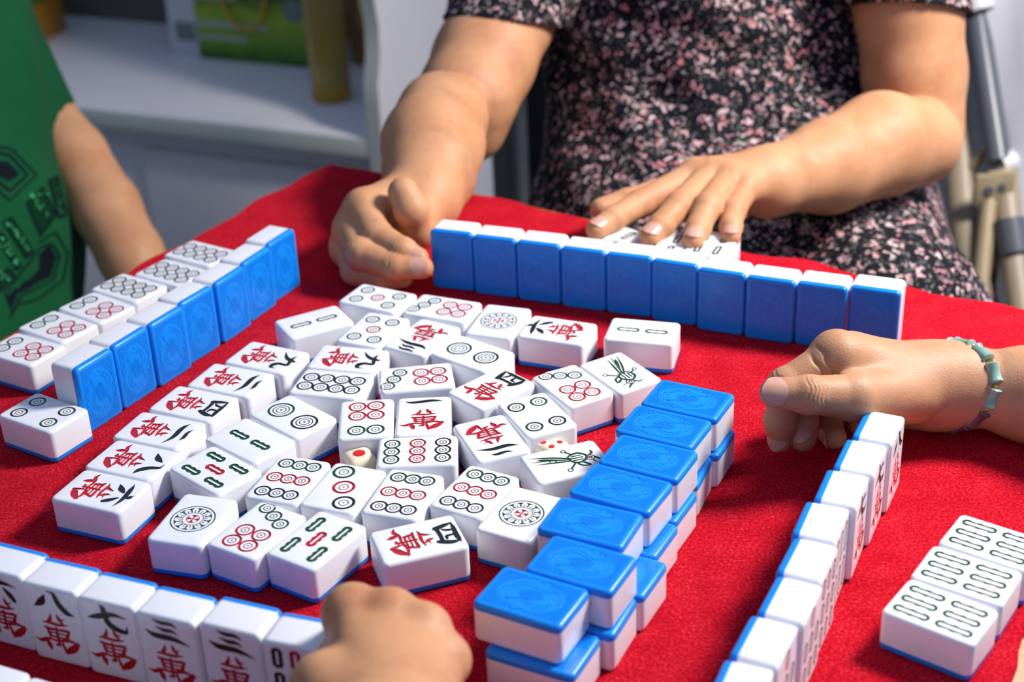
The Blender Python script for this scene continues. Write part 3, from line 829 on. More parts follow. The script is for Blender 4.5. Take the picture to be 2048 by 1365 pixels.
def hand_field(H):
    """H: palm cones, fingers {name: (points, radii)}, forearm, upper arm, knuckle bumps and skin grooves"""
    def f(P):
        palm = None
        for a, b, ra, rb in H['palm']:
            e = f_cone(P, a, b, ra, rb)
            palm = e if palm is None else smin(palm, e, H.get('kp', 0.008))
        arm = H.get('arm')
        if arm is not None:
            palm = smin(palm, f_chain(P, arm[0], arm[1], 0.008), 0.012)
        out = palm
        for nm, (pts, rs) in H['fingers'].items():
            fg = f_chain(P, pts, rs, 0.003)
            for i in (1, 2):                         # fuller joints
                fg = smin(fg, np.sqrt(((P - np.array(pts[i], np.float32)) ** 2).sum(1)) - rs[i] * 1.04, 0.002)
            out = smin(out, smin(palm, fg, H.get('kf', 0.006)), 0.0011)
        for c, r in H.get('bumps', []):
            out = smin(out, np.sqrt(((P - np.array(c, np.float32)) ** 2).sum(1)) - r, H.get('kb', 0.004))
        for c, ax, up, depth, w, R in H.get('grooves', []):     # fine folds across a joint, on its outer side only
            q = P - np.array(c, np.float32)
            near = (q * q).sum(1) < R * R
            if not near.any(): continue
            qn = q[near]
            sx = qn @ np.array(ax, np.float32)
            lat = np.cross(np.array(ax), np.array(up)); y = qn @ lat.astype(np.float32)
            sx = sx + 0.0006 * np.sin(y * 700 + depth * 9e4)
            pr = qn - (qn @ np.array(ax, np.float32))[:, None] * np.array(ax, np.float32)
            cosu = (pr @ np.array(up, np.float32)) / (np.sqrt((pr * pr).sum(1)) + 1e-6)
            out[near] += (depth * np.exp(-(sx / w) ** 2) * np.clip((cosu - 0.1) * 1.6, 0, 1)).astype(out.dtype)
        if 'upper' in H:
            out = smin(out, f_chain(P, H['upper'][0], H['upper'][1], 0.008), H.get('ku', 0.007))
        return out
    return f
def knuckles(H, names, up, w=.0006, depth=.00042, joints=(1, 2)):
    """folds over the finger joints: three lines at the middle joint, two at the end joint"""
    g = H.setdefault('grooves', [])
    for n in names:
        pts, rs = H['fingers'][n]
        for j in joints:
            a = Vector(pts[j - 1]); b = Vector(pts[j]); c = Vector(pts[min(j + 1, 3)])
            ax = ((b - a).normalized() + (c - b).normalized()).normalized()
            u = Vector(up); u = (u - ax * u.dot(ax)).normalized()
            offs = (-.0034, -.0011, .0012, .0034) if j == 1 else (-.0016, .0010)
            if n == 'thumb': offs = (-.0052, -.0030, -.0008, .0014, .0036) if j == 2 else ()
            for o in offs:
                g.append((V3(b + ax * o), V3(ax), V3(u), depth, w, rs[j] * 2.0))
def bounds(pts, pad):
    A = np.array(pts); return A.min(0) - pad, A.max(0) + pad

def nail(p_dip, p_tip, r, up, parent, w=1.0, back=0.0):
    """curved nail plate on the dorsal side of a finger's end"""
    a = Vector(p_dip); b = Vector(p_tip)
    t = (b - a).normalized(); n = Vector(up); n = (n - t * n.dot(t)).normalized(); s = t.cross(n)
    bm = bmesh.new(); nu, nv = 8, 7; g = {}
    for lay in (0, 1):
        for i in range(nu + 1):
            for j in range(nv + 1):
                x = -1 + 2 * i / nu; y = j / nv
                e = abs(2 * y - 1)
                wid = math.radians(54) * w * (1 - 0.42 * e ** 3.2)
                ang = x * wid
                yy = y - (0.16 * x * x if y > .5 else -0.10 * x * x) * abs(2 * y - 1)
                pos = b - t * (r * 1.0) + t * (r * 1.62 * yy) - t * back
                rr = r * (1.02 - 0.16 * max(0, yy - .45) ** 1.3) - lay * 0.0007 + 0.0003
                g[lay, i, j] = bm.verts.new(pos + (n * math.cos(ang) + s * math.sin(ang)) * rr)
    for i in range(nu):
        for j in range(nv):
            bm.faces.new((g[0, i, j], g[0, i + 1, j], g[0, i + 1, j + 1], g[0, i, j + 1]))
            bm.faces.new((g[1, i, j], g[1, i, j + 1], g[1, i + 1, j + 1], g[1, i + 1, j]))
    for i in range(nu):
        bm.faces.new((g[0, i, 0], g[1, i, 0], g[1, i + 1, 0], g[0, i + 1, 0])); bm.faces.new((g[0, i, nv], g[0, i + 1, nv], g[1, i + 1, nv], g[1, i, nv]))
    for j in range(nv):
        bm.faces.new((g[0, 0, j], g[0, 0, j + 1], g[1, 0, j + 1], g[1, 0, j])); bm.faces.new((g[0, nu, j], g[1, nu, j], g[1, nu, j + 1], g[0, nu, j + 1]))
    return obj('fingernail', bm_mesh(bm, 'fingernail', 60), M_NAIL, parent)

TO_CAM = -CAM_F
# ---- right player: hand with the bracelet, arm coming in from the right
def right_player():
    root = thing('person', 'arm of the right player with jade bracelet, hand hovering curled over the red cloth', 'person')
    F = {'index': (chain((1676, 716, .797), (1572, 774, .794), (1561, 842, .803), (1561, 880, .808)), [.0125, .0098, .0084, .0068]),
         'middle': (chain((1700, 712, .818), (1618, 782, .820), (1602, 840, .812), (1606, 878, .808)), [.0120, .0100, .0085, .0070]),
         'ring': (chain((1730, 722, .838), (1660, 800, .838), (1652, 848, .826), (1668, 874, .816)), [.0115, .0095, .0082, .0068]),
         'pinky': (chain((1765, 738, .853), (1706, 812, .852), (1700, 845, .842), (1716, 862, .832)), [.0105, .0085, .0072, .0060]),
         'thumb': (chain((1822, 792, .806), (1708, 794, .779), (1618, 790, .770), (1550, 786, .770)), [.0150, .0122, .0096, .0080])}
    clear_table(F)
    wr = V3(D(1897, 770, .824))
    elbow = (0.47, 0.585, 0.055)
    mcp = {k: v[0][0] for k, v in F.items()}
    palm = [(wr, mcp['index'], .0165, .0125), (wr, mcp['middle'], .0165, .0120), (wr, mcp['ring'], .016, .0112), (wr, mcp['pinky'], .0155, .0102),
            (wr, V3(D(1730, 796, .786)), .0175, .0118), (mcp['index'], mcp['pinky'], .011, .0095), (V3(D(1850, 800, .83)), V3(D(1770, 812, .845)), .016, .012)]
    H = dict(palm=palm, fingers=F, arm=([V3(D(1862, 765, .822)), wr, V3(D(1925, 772, .823)), V3(D(2060, 789, .818)), (0.36, 0.645, 0.04), elbow], [.0190, .0178, .0185, .0245, .034, .036]), kp=.009, kf=.0055)
    H['upper'] = ([elbow, (0.56, 0.60, 0.20), (0.62, 0.60, 0.34)], [.037, .043, .046])
    H['bumps'] = [(V3(D(1668, 706, .797)), .0112), (V3(D(1838, 828, .838)), .0085)]
    knuckles(H, ['thumb'], TO_CAM, w=.0005, depth=.00055, joints=(2,))
    knuckles(H, ['index'], TO_CAM * .4 + CAM_U * .8 - CAM_R * .4, joints=(1,))
    for o, dp in ((.000, .0012), (.0075, .0009)):            # deep folds where the index bends
        c = Vector(F['index'][0][0]).lerp(Vector(F['index'][0][1]), .28 + o * 22); ax = (Vector(F['index'][0][1]) - Vector(F['index'][0][0])).normalized()
        u = TO_CAM - CAM_U * .3; u = (u - ax * u.dot(ax)).normalized()
        H['grooves'].append((V3(c), V3(ax), V3(u), dp, .0010, .022))
    f = hand_field(H)
    allp = [p for pts, _ in F.values() for p in pts] + [wr]
    lo, hi = bounds(allp, .026)
    parts = [mesh_field(f, lo, hi, .00065)]
    lo2 = np.array([hi[0] - .004, 0.53, -.02]); hi2 = np.array([0.68, 0.78, 0.36])
    parts.append(mesh_field(f, lo2, hi2, .0022))
    body = obj('body', np_mesh('right_player_body', parts), M_SKIN2, root)
    nail(F['thumb'][0][2], F['thumb'][0][3], .0083, TO_CAM * 1.0 + CAM_U * .12, root, 1.1, -.0030)
    for nm, u in (('index', -1.0), ('middle', -.3), ('ring', .2)):
        p = F[nm][0]
        nail(p[2], p[3], F[nm][1][3] * 1.0, -CAM_R * (.2 if nm != 'index' else .9) - CAM_U * .7 + TO_CAM * .8, root)
    return root
right_player()

# ---- bracelet of bamboo-shaped jade beads
M_JADE = NT('pale_jade')
_n = M_JADE.noise(M_JADE.coord(), 90, 2)
M_JADE.base(M_JADE.ramp(_n, [(0.3, (0.20, 0.40, 0.33)), (0.7, (0.42, 0.62, 0.54))]))
M_JADE.b.inputs['Roughness'].default_value = 0.12; M_JADE.b.inputs['Coat Weight'].default_value = 0.5
M_JADE.b.inputs['Transmission Weight'].default_value = 0.25; M_JADE.b.inputs['IOR'].default_value = 1.5
M_JADE.b.inputs['Subsurface Weight'].default_value = 0.3; M_JADE.b.inputs['Subsurface Scale'].default_value = 0.004
M_JADE = M_JADE.m
M_AGATE = plain('smoky_agate', (0.10, 0.075, 0.085), 0.12, var=0.3, vscale=80, coat=0.5)
M_GOLD = plain('gold_spacer', (0.80, 0.50, 0.10), 0.25, metal=1.0)
def bracelet():
    root = thing('bracelet', 'bracelet of pale green jade beads with gold spacers on the wrist', 'bracelet', V3(D(1904, 771, .824)))
    c = Vector(root.location)
    a = (CAM_U * 0.0222 + CAM_R * .002); b = TO_CAM * 0.0228 + CAM_R * 0.0160
    nb = 12
    P = [c + a * math.cos(t) + b * math.sin(t) for t in np.linspace(0, 2 * math.pi, 361)]
    L = np.concatenate([[0], np.cumsum([(q - p).length for p, q in zip(P, P[1:])])])
    def at(s):
        s = s % L[-1]; i = min(int(np.searchsorted(L, s)), 360); i = max(i, 1)
        t = (s - L[i - 1]) / (L[i] - L[i - 1]); return P[i - 1].lerp(P[i], t)
    step = L[-1] / nb
    ln = step - 0.0019
    prof = [(0.0005, -ln / 2), (.0036, -ln / 2), (.0043, -ln / 2 + .0005), (.0043, -ln / 2 + .0012), (.0038, -ln / 2 + .0022), (.0036, 0), (.0038, ln / 2 - .0022), (.0043, ln / 2 - .0012), (.0043, ln / 2 - .0005), (.0036, ln / 2), (.0005, ln / 2)]
    bead = bm_mesh(lathe_bm(prof, 18), 'bead', 50)
    ag = bead.copy()
    gold = bm_mesh(lathe_bm([(0.0006, -.0008), (.0024, -.0008), (.0029, 0), (.0024, .0008), (.0006, .0008)], 12), 'spacer', 50)
    for i in range(nb):
        for s, nm, me, mt in ((i * step + step * .42, 'bead', bead, M_JADE), (i * step + step * .92, 'spacer', gold, M_GOLD)):
            p = at(s); t = (at(s + .001) - at(s - .001)).normalized()
            if nm == 'bead' and 0.33 < ((s / L[-1]) % 1) < 0.62:
                me, mt = ag, M_AGATE
            o = obj(nm, me, mt, root)
            o.matrix_local = Matrix.Translation(p - c) @ t.to_track_quat('Z', 'Y').to_matrix().to_4x4()
bracelet()

# ---- near player: fist reaching over the near row from below
def near_player():
    root = thing('person', 'fist of the near player reaching over the near row of tiles', 'person')
    k = {'index': (706, 1230, .612, .0108), 'middle': (780, 1238, .608, .0106), 'ring': (846, 1264, .604, .0098), 'pinky': (886, 1322, .598, .0092)}
    F = {}
    for nm, (u, v, d, r) in k.items():
        p = Vector(D(u, v, d))
        q1 = p + Vector((-.002, .020, -.030)); q2 = p + Vector((-.010, .008, -.050)); q3 = p + Vector((-.016, -.008, -.0555))
        q3.z = max(q3.z, .0085); q2.z = max(q2.z, .012)
        F[nm] = ([V3(p), V3(q1), V3(q2), V3(q3)], [r, r * .86, r * .76, r * .66])
    wr = V3(D(782, 1520, .540)); el = (-0.20, 0.17, 0.13)
    tm = Vector(D(652, 1378, .574))
    F['thumb'] = ([V3(D(700, 1480, .548)), V3(tm), V3(tm + Vector((.002, .030, -.012))), V3(tm + Vector((.010, .052, -.028)))], [.0155, .0125, .0098, .0082])
    mcp = {a: b[0][0] for a, b in F.items()}
    palm = [(wr, mcp['index'], .0210, .0092), (wr, mcp['middle'], .0210, .0090), (wr, mcp['ring'], .0205, .0084), (wr, mcp['pinky'], .0200, .0080), (wr, V3(tm), .020, .013), (mcp['index'], mcp['pinky'], .0060, .0055)]
    H = dict(palm=palm, fingers=F, arm=([wr, (-0.105, 0.33, 0.105), el], [.024, .032, .038]), kp=.0065, kf=.005)
    H['upper'] = ([el, (-0.30, 0.10, 0.30)], [.038, .046])
    H['bumps'] = [(mcp[n], k[n][3] * 1.14) for n in k]; H['kb'] = .005
    f = hand_field(H)
    lo, hi = bounds([p for pts, _ in F.values() for p in pts] + [wr], .028)
    parts = [mesh_field(f, lo, hi, .0010), mesh_field(f, np.array([-.36, .05, 0.02]), np.array([hi[0], lo[1] + .004, .36]), .0025)]
    obj('body', np_mesh('near_player_body', parts), M_SKIN, root)
    return root
near_player()

# ---- far player: woman in the flowered dress
def floral():
    k = NT('flowered_black_fabric')
    v = k.coord()
    w = k.noise(v, 70, 2)
    wv = k.n('ShaderNodeVectorMath', operation='ADD'); sc = k.n('ShaderNodeVectorMath', operation='SCALE')
    nn = k.n('ShaderNodeTexNoise'); nn.inputs['Scale'].default_value = 150; k.l(v, nn.inputs['Vector'])
    k.l(nn.outputs['Color'], sc.inputs[0]); sc.inputs['Scale'].default_value = 0.014
    k.l(v, wv.inputs[0]); k.l(sc.outputs[0], wv.inputs[1])
    vo = k.n('ShaderNodeTexVoronoi'); vo.inputs['Scale'].default_value = 140; k.l(wv.outputs[0], vo.inputs['Vector'])
    vo2 = k.n('ShaderNodeTexVoronoi'); vo2.inputs['Scale'].default_value = 270; k.l(wv.outputs[0], vo2.inputs['Vector'])
    fl = k.math('LESS_THAN', vo.outputs['Distance'], 0.46)
    petal = k.math('LESS_THAN', vo2.outputs['Distance'], 0.55)
    cs = k.n('ShaderNodeSeparateColor'); k.l(vo.outputs['Color'], cs.inputs[0])
    keep = k.math('GREATER_THAN', cs.outputs[0], 0.25)
    leaf = k.math('MULTIPLY', k.math('LESS_THAN', vo2.outputs['Distance'], 0.36), k.math('GREATER_THAN', k.noise(v, 150, 1), 0.46))
    mask = k.math('MULTIPLY', k.math('MULTIPLY', fl, petal), keep)
    colf = k.ramp(cs.outputs[1], [(0.0, (0.40, 0.14, 0.15)), (0.3, (0.66, 0.40, 0.41)), (0.55, (0.44, 0.36, 0.36)), (0.8, (0.70, 0.50, 0.50)), (1.0, (0.55, 0.16, 0.18))])
    m1 = k.n('ShaderNodeMix', data_type='RGBA'); k.l(leaf, m1.inputs['Factor']); m1.inputs['A'].default_value = (0.004, 0.005, 0.009, 1); m1.inputs['B'].default_value = (0.13, 0.12, 0.115, 1)
    m2 = k.n('ShaderNodeMix', data_type='RGBA'); k.l(mask, m2.inputs['Factor']); k.l(m1.outputs['Result'], m2.inputs['A']); k.l(colf, m2.inputs['B'])
    k.base(m2.outputs['Result']); k.b.inputs['Roughness'].default_value = 0.85; k.b.inputs['Specular IOR Level'].default_value = 0.2
    k.bump(k.noise(v, 45, 4), 0.35, 0.004)
    return k.m
M_FLORAL = floral()
def far_player():
    root = thing('person', 'woman in a black flowered dress seated at the far side, both hands on the table', 'person')
    # her right hand (picture left), resting on its edge with the thumb up
    F = {'index': (chain((728, 418, 1.045), (752, 472, 1.020), (806, 503, 1.006), (836, 517, 1.004)), [.0125, .0108, .0090, .0074]),
         'middle': (chain((704, 458, 1.048), (722, 508, 1.014), (790, 533, 1.002), (845, 536, 1.000)), [.0125, .0108, .0090, .0074]),
         'ring': (chain((700, 500, 1.055), (712, 541, 1.026), (768, 556, 1.018), (806, 556, 1.020)), [.0115, .0100, .0084, .0070]),
         'pinky': (chain((708, 526, 1.066), (726, 556, 1.044), (766, 566, 1.038), (792, 566, 1.036)), [.0105, .0090, .0075, .0062]),
         'thumb': (chain((852, 408, 1.070), (834, 458, 1.044), (822, 420, 1.030), (806, 385, 1.030)), [.0170, .0130, .0116, .0106])}
    clear_table(F)
    wr = V3(D(846, 396, 1.086))
    mcp = {a: b[0][0] for a, b in F.items()}
    palm = [(wr, mcp['index'], .0225, .0130), (wr, mcp['middle'], .022, .0128), (wr, mcp['ring'], .021, .0120), (wr, mcp['pinky'], .020, .0110),
            (wr, V3(D(830, 462, 1.048)), .020, .0125), (mcp['index'], mcp['pinky'], .0110, .0100), (mcp['pinky'], V3(D(820, 470, 1.075)), .012, .014)]
    arm = ([wr, V3(D(858, 347, 1.112)), V3(D(866, 290, 1.150)), V3(D(884, 236, 1.195))], [.0250, .0330, .0378, .0365])
    up1 = ([V3(D(942, 256, 1.255)), V3(D(936, 196, 1.248)), V3(D(968, 122, 1.268)), V3(D(1008, 30, 1.285)), V3(D(1085, -150, 1.32))], [.0290, .0415, .0430, .0435, .048])
    HR = dict(palm=palm, fingers=F, arm=arm, upper=up1, kp=.009, kf=.006, ku=.008)
    knuckles(HR, ['index', 'middle'], TO_CAM * .8 - CAM_R * .5 - CAM_U * .2)
    fr = hand_field(HR)
    lo, hi = bounds([p for pts, _ in F.values() for p in pts] + [wr], .03)
    loA, hiA = bounds(arm[0] + up1[0], .058); hiA[2] = min(hiA[2], .36)
    parts = [mesh_field(fr, lo, hi, .0010)]
    v, q = mesh_field(fr, loA, hiA, .0024)
    parts.append(drop_inside(v, q, lo + .003, hi - .003))
    # her left hand (picture right), palm down on her tiles
    G = {'index': (chain((1392, 352, 1.092), (1280, 408, 1.066), (1226, 438, 1.046), (1192, 460, 1.034)), [.0115, .0098, .0085, .0072]),
         'middle': (chain((1426, 352, 1.088), (1358, 412, 1.050), (1322, 452, 1.034), (1300, 474, 1.026)), [.0115, .0100, .0087, .0075]),
         'ring': (chain((1460, 358, 1.082), (1413, 416, 1.044), (1396, 458, 1.030), (1386, 482, 1.020)), [.0110, .0098, .0085, .0074]),
         'pinky': (chain((1490, 376, 1.078), (1466, 424, 1.048), (1462, 454, 1.034), (1462, 474, 1.026)), [.0100, .0086, .0075, .0066]),
         'thumb': (chain((1440, 350, 1.115), (1345, 378, 1.105), (1255, 404, 1.085), (1202, 418, 1.076)), [.0130, .0110, .0094, .0080])}
    w2 = V3(D(1532, 364, 1.105)); mc = {a: b[0][0] for a, b in G.items()}
    palm = [(w2, mc['index'], .0215, .0120), (w2, mc['middle'], .0215, .0118), (w2, mc['ring'], .021, .0112), (w2, mc['pinky'], .020, .0102), (w2, mc['thumb'], .020, .013), (mc['index'], mc['pinky'], .0100, .0090)]
    arm2 = ([w2, V3(D(1655, 334, 1.150)), V3(D(1762, 290, 1.185)), V3(D(1836, 286, 1.212))], [.0225, .0345, .0400, .0345])
    up2 = ([V3(D(1838, 262, 1.250)), V3(D(1828, 150, 1.244)), V3(D(1818, 20, 1.236)), V3(D(1775, -150, 1.24))], [.0370, .0415, .0430, .048])
    HL = dict(palm=palm, fingers=G, arm=arm2, upper=up2, kp=.0075, kf=.005, ku=.003)
    knuckles(HL, ['index', 'middle', 'ring', 'pinky'], CAM_U * .9 + TO_CAM * .6)
    HL['bumps'] = [(mc[n], .0118) for n in ('index', 'middle', 'ring')]
    fl = hand_field(HL)
    lo, hi = bounds([p for pts, _ in G.values() for p in pts] + [w2], .028)
    parts.append(mesh_field(fl, lo, hi, .0010))
    loA, hiA = bounds(arm2[0] + up2[0], .056); hiA[2] = min(hiA[2], .36)
    v, q = mesh_field(fl, loA, hiA, .0024)
    parts.append(drop_inside(v, q, lo + .003, hi - .003))
    obj('body', np_mesh('far_player_body', parts), M_SKIN, root)
    for p, rs, up in ((F['index'], .0076, TO_CAM - CAM_R * .1 + CAM_U * .1), (F['middle'], .0076, TO_CAM + CAM_U * .25)):
        nail(p[0][2], p[0][3], rs, up, root)
    nail(F['thumb'][0][2], F['thumb'][0][3], .0107, CAM_F, root)
    for n in ('index', 'middle', 'ring', 'pinky'):
        nail(G[n][0][2], G[n][0][3], G[n][1][3] * 1.02, CAM_U * .9 + TO_CAM * .75, root)
    # dress: bodice, skirt and short sleeves
    def dress(P):
        b = f_cone(P, D(1262, -140, 1.37), D(1290, 480, 1.36), .078, .090)
        c = f_cone(P, D(1640, -140, 1.36), D(1625, 480, 1.36), .078, .092)
        d = smin(b, c, .12)
        d = smin(d, f_cone(P, D(1450, -60, 1.30), D(1450, 180, 1.325), .075, .060), .10)
        d = smin(d, f_cone(P, D(1360, 520, 1.33), D(1560, 520, 1.32), .105, .105), .08)
        s = smin(f_cone(P, D(1600, 500, 1.34), D(1740, 690, 1.20), .105, .100), f_cone(P, D(1300, 520, 1.34), D(1330, 720, 1.16), .095, .085), .05)
        d = smin(d, s, .06)
        # soft folds
        d = d + .0022 * np.sin(P[:, 0] * 95 + P[:, 2] * 40) * np.sin(P[:, 2] * 22 + 1.0) + .0016 * np.sin(P[:, 2] * 120 + P[:, 0] * 30)
        pl = np.array(E2, np.float32); edge = np.array(TOPC, np.float32)
        # stay behind the table edge and below its top
        near = (P - edge) @ pl - .030
        low = P[:, 2] + .085
        d = np.maximum(d, -near)
        return d
    me = np_mesh('dress', [mesh_field(dress, (-0.02, 0.92, -.36), (0.52, 1.50, .40), .0040)])
    dr = obj('dress', me, M_FLORAL, root)
    for pts, r0, r1, hem, nn in (((D(1080, -150, 1.318), D(1002, 70, 1.284)), .060, .0500, D(1007, 50, 1.284), -CAM_U - CAM_R * .083 - TO_CAM * .12),
                                 ((D(1775, -150, 1.24), D(1822, 60, 1.236)), .058, .0480, D(1821, 27, 1.236), -CAM_U - CAM_R * .078 - TO_CAM * .05)):
        a, b = Vector(pts[0]), Vector(pts[1]); t = (b - a).normalized(); nn = nn.normalized()
        def sleeve(P, a=a, b=b, t=t, r0=r0, r1=r1, hem=hem, nn=nn):
            q = P - np.array(a, np.float32); s = q @ np.array(t, np.float32)
            rad = np.sqrt(np.maximum((q ** 2).sum(1) - s * s, 0)); L = (b - a).length
            r = r0 + (r1 - r0) * np.clip(s / L, 0, 1) + .001 * np.sin(s * 160)
            d = np.abs(rad - r) - .0016
            return np.maximum(np.maximum(d, (P - np.array(hem, np.float32)) @ np.array(nn, np.float32)), -s)
        lo, hi = bounds([V3(a), V3(b)], .075); hi[2] = min(hi[2], .36)
        obj('sleeve', np_mesh('sleeve', [mesh_field(sleeve, lo, hi, .0016)]), M_FLORAL, dr)
    return root
def drop_inside(v, q, lo, hi):
    """leave out the quads that lie wholly inside a box already meshed more finely"""
    ins = ((v > lo) & (v < hi)).all(1)
    return v, q[~ins[q].all(1)]
far_player()
# ---- left player: green shirt, bare arm hanging beside the table
def green_shirt():
    k = NT('green_jersey')
    v = k.coord()
    n = k.noise(v, 300, 3); n2 = k.noise(v, 9, 3)
    k.base(k.ramp(n2, [(0.3, (0.001, 0.058, 0.017)), (0.7, (0.002, 0.085, 0.027))]))
    k.b.inputs['Roughness'].default_value = 0.85; k.b.inputs['Specular IOR Level'].default_value = 0.15; k.b.inputs['Sheen Weight'].default_value = 0.06
    k.bump(k.math('ADD', k.math('MULTIPLY', n2, 8.0), n), 0.25, 0.003)
    return k.m
M_SHIRT = green_shirt()
M_PRINT = plain('dark_print', (0.004, 0.008, 0.012), 0.8, spec=.08)
M_PRINT_GREEN = plain('mid_green_print', (0.002, 0.030, 0.012), 0.8, spec=.08)
M_SEQUIN = plain('green_sequin', (0.02, 0.22, 0.08), 0.25, metal=0.6)
def left_player():
    root = thing('person', 'left player in a green printed shirt with one bare arm beside the table', 'person')
    pts = chain((-20, 60, 1.47), (78, 222, 1.43), (148, 312, 1.41), (212, 418, 1.39), (262, 512, 1.37), (318, 640, 1.35), (360, 730, 1.34))
    rs = [.033, .0302, .0305, .0315, .0290, .0230, .022]
    def arm(P):
        d = f_chain(P, pts, rs, .008)
        d = smin(d, f_cone(P, D(-150, 0, 1.44), D(-150, 500, 1.42), .05, .08), .02)
        return d
    lo, hi = bounds(pts, .05)
    obj('body', np_mesh('left_player_body', [mesh_field(arm, lo, hi, .0026)]), M_SKIN, root)
    a, b = Vector(D(-74, -40, 1.48)), Vector(D(70, 234, 1.43)); t = (b - a).normalized()
    cut = (CAM_R * .70 - CAM_U * .66 - TO_CAM * .25).normalized(); hem = Vector(D(146, 214, 1.43))
    def shirt(P):
        tor = smin(f_cone(P, D(-150, -120, 1.42), D(-150, 300, 1.40), .088, .124), f_cone(P, D(-150, 300, 1.40), D(-152, 470, 1.38), .124, .136), .02)
        tor = smin(tor, f_cone(P, D(-152, 470, 1.38), D(-152, 900, 1.36), .136, .140), .02)
        tor = smin(tor, f_cone(P, D(-110, -200, 1.46), D(-80, -60, 1.46), .06, .048), .025)
        fold = .0030 * np.sin(P[:, 2] * 34 + P[:, 0] * 80 - P[:, 1] * 25 + 1.5 * np.sin(P[:, 2] * 9))
        q = P - np.array(a, np.float32); s = q @ np.array(t, np.float32)
        sl = f_cone(P, a, b + t * .03, .047, .0400)
        sl = np.maximum(sl, (P - np.array(hem, np.float32)) @ np.array(cut, np.float32))
        return smin(tor + fold, sl + fold * .35, .006)
    me = np_mesh('shirt', [mesh_field(shirt, (-.80, .95, -.34), (-.34, 1.72, .26), .0036)])
    sh = obj('shirt', me, M_SHIRT, root)
    # printed bands and sequins, lying on the cloth
    from mathutils.bvhtree import BVHTree
    bvh = BVHTree.FromPolygons([v.co for v in me.vertices], [p.vertices[:] for p in me.polygons])
    def hit(u, v):
        d = ray(u, v).normalized(); h = bvh.ray_cast(CAM_O, d)
        return (h[0], h[1]) if h[0] is not None else (None, None)
    def patch(poly, mat, nm, lift=.0006, grid=5):
        """fills a small printed shape by sampling it on the shirt"""
        A = np.array(poly, float); lo_, hi_ = A.min(0), A.max(0)
        xs = np.arange(lo_[0], hi_[0] + grid, grid); ys = np.arange(lo_[1], hi_[1] + grid, grid)
        def inside(x, y):
            c = False; n = len(poly)
            for i in range(n):
                (x1, y1), (x2, y2) = poly[i], poly[(i + 1) % n]
                if (y1 > y) != (y2 > y) and x < (x2 - x1) * (y - y1) / (y2 - y1) + x1: c = not c
            return c
        bm = bmesh.new(); g = {}
        for i, x in enumerate(xs):
            for j, y in enumerate(ys):
                p, n = hit(x, y)
                if p is not None and abs((p - CAM_O).length) < 1.6: g[i, j] = bm.verts.new(p + n * lift)
        for i in range(len(xs) - 1):
            for j in range(len(ys) - 1):
                k4 = [(i, j), (i, j + 1), (i + 1, j + 1), (i + 1, j)]
                if all(k_ in g for k_ in k4) and inside(xs[i] + grid / 2, ys[j] + grid / 2): bm.faces.new([g[k_] for k_ in k4])
        bmesh.ops.delete(bm, geom=[v for v in bm.verts if not v.link_faces], context='VERTS')
        if len(bm.faces): obj(nm, bm_mesh(bm, nm, 80), mat, sh)
        else: bm.free()
    def band(poly, w, mat, nm='printed_line', closed=True, lift=.0006):
        P = [np.array(p, float) for p in poly]
        if closed: P = P + [P[0]]
        Q = []
        for a_, b_ in zip(P, P[1:]):
            n = max(2, int(np.hypot(*(b_ - a_)) / 6))
            Q += [a_ + (b_ - a_) * i / n for i in range(n)]
        Q.append(P[-1])
        bm = bmesh.new(); prev = None
        for i, q in enumerate(Q):
            t2 = Q[min(i + 1, len(Q) - 1)] - Q[max(i - 1, 0)]; t2 = t2 / (np.hypot(*t2) + 1e-6); nrm = np.array((-t2[1], t2[0])) * w / 2
            (p1, n1), (p2, n2) = hit(*(q + nrm)), hit(*(q - nrm))
            if p1 is None or p2 is None or (p1 - p2).length > .02: prev = None; continue
            cur = (bm.verts.new(p1 + n1 * lift), bm.verts.new(p2 + n2 * lift))
            if prev: bm.faces.new((prev[0], prev[1], cur[1], cur[0]))
            prev = cur
        if len(bm.faces): obj(nm, bm_mesh(bm, nm, 80), mat, sh)
        else: bm.free()
    S = 350 / 1086.
    def q(*p): return [(x * S, 250 + y * S) for x, y in p]
    hexa = q((-40, 130), (70, 150), (225, 310), (60, 470), (-40, 380))
    band(hexa, 4, M_PRINT)
    band(q((-40, 165), (60, 190), (170, 310), (60, 410), (-40, 330)), 6, M_PRINT)
    patch(q((-40, 210), (50, 230), (125, 300), (55, 360), (-40, 290)), M_PRINT, 'printed_shape')
    for rect in (((165, 490), (265, 385), (345, 560), (250, 690)), ((300, 345), (355, 320), (410, 560), (365, 580)), ((20, 605), (70, 575), (205, 790), (160, 830)), ((-20, 690), (10, 670), (130, 880), (100, 905)), ((-20, 940), (50, 890), (95, 940), (0, 1040))):
        band(q(*rect), 4, M_PRINT); patch(q(*rect), M_PRINT_GREEN, 'printed_shape', .0004)
    band(q((240, 730), (340, 665), (420, 800), (390, 960), (240, 1080), (100, 1120), (60, 1200)), 4, M_PRINT, closed=False)
    band(q((250, 760), (320, 730), (370, 820), (330, 960), (130, 1060), (80, 1170), (30, 1050)), 4, M_PRINT)
    patch(q((255, 780), (310, 750), (350, 830), (310, 940), (110, 1050), (70, 1150), (40, 1060), (250, 900), (235, 830)), M_PRINT, 'printed_shape')
    bm0 = lathe_bm([(0, .0006), (.0011, .0004), (.0016, 0)], 10); sq = bm_mesh(bm0, 'sequin', 60)
    random.seed(9)
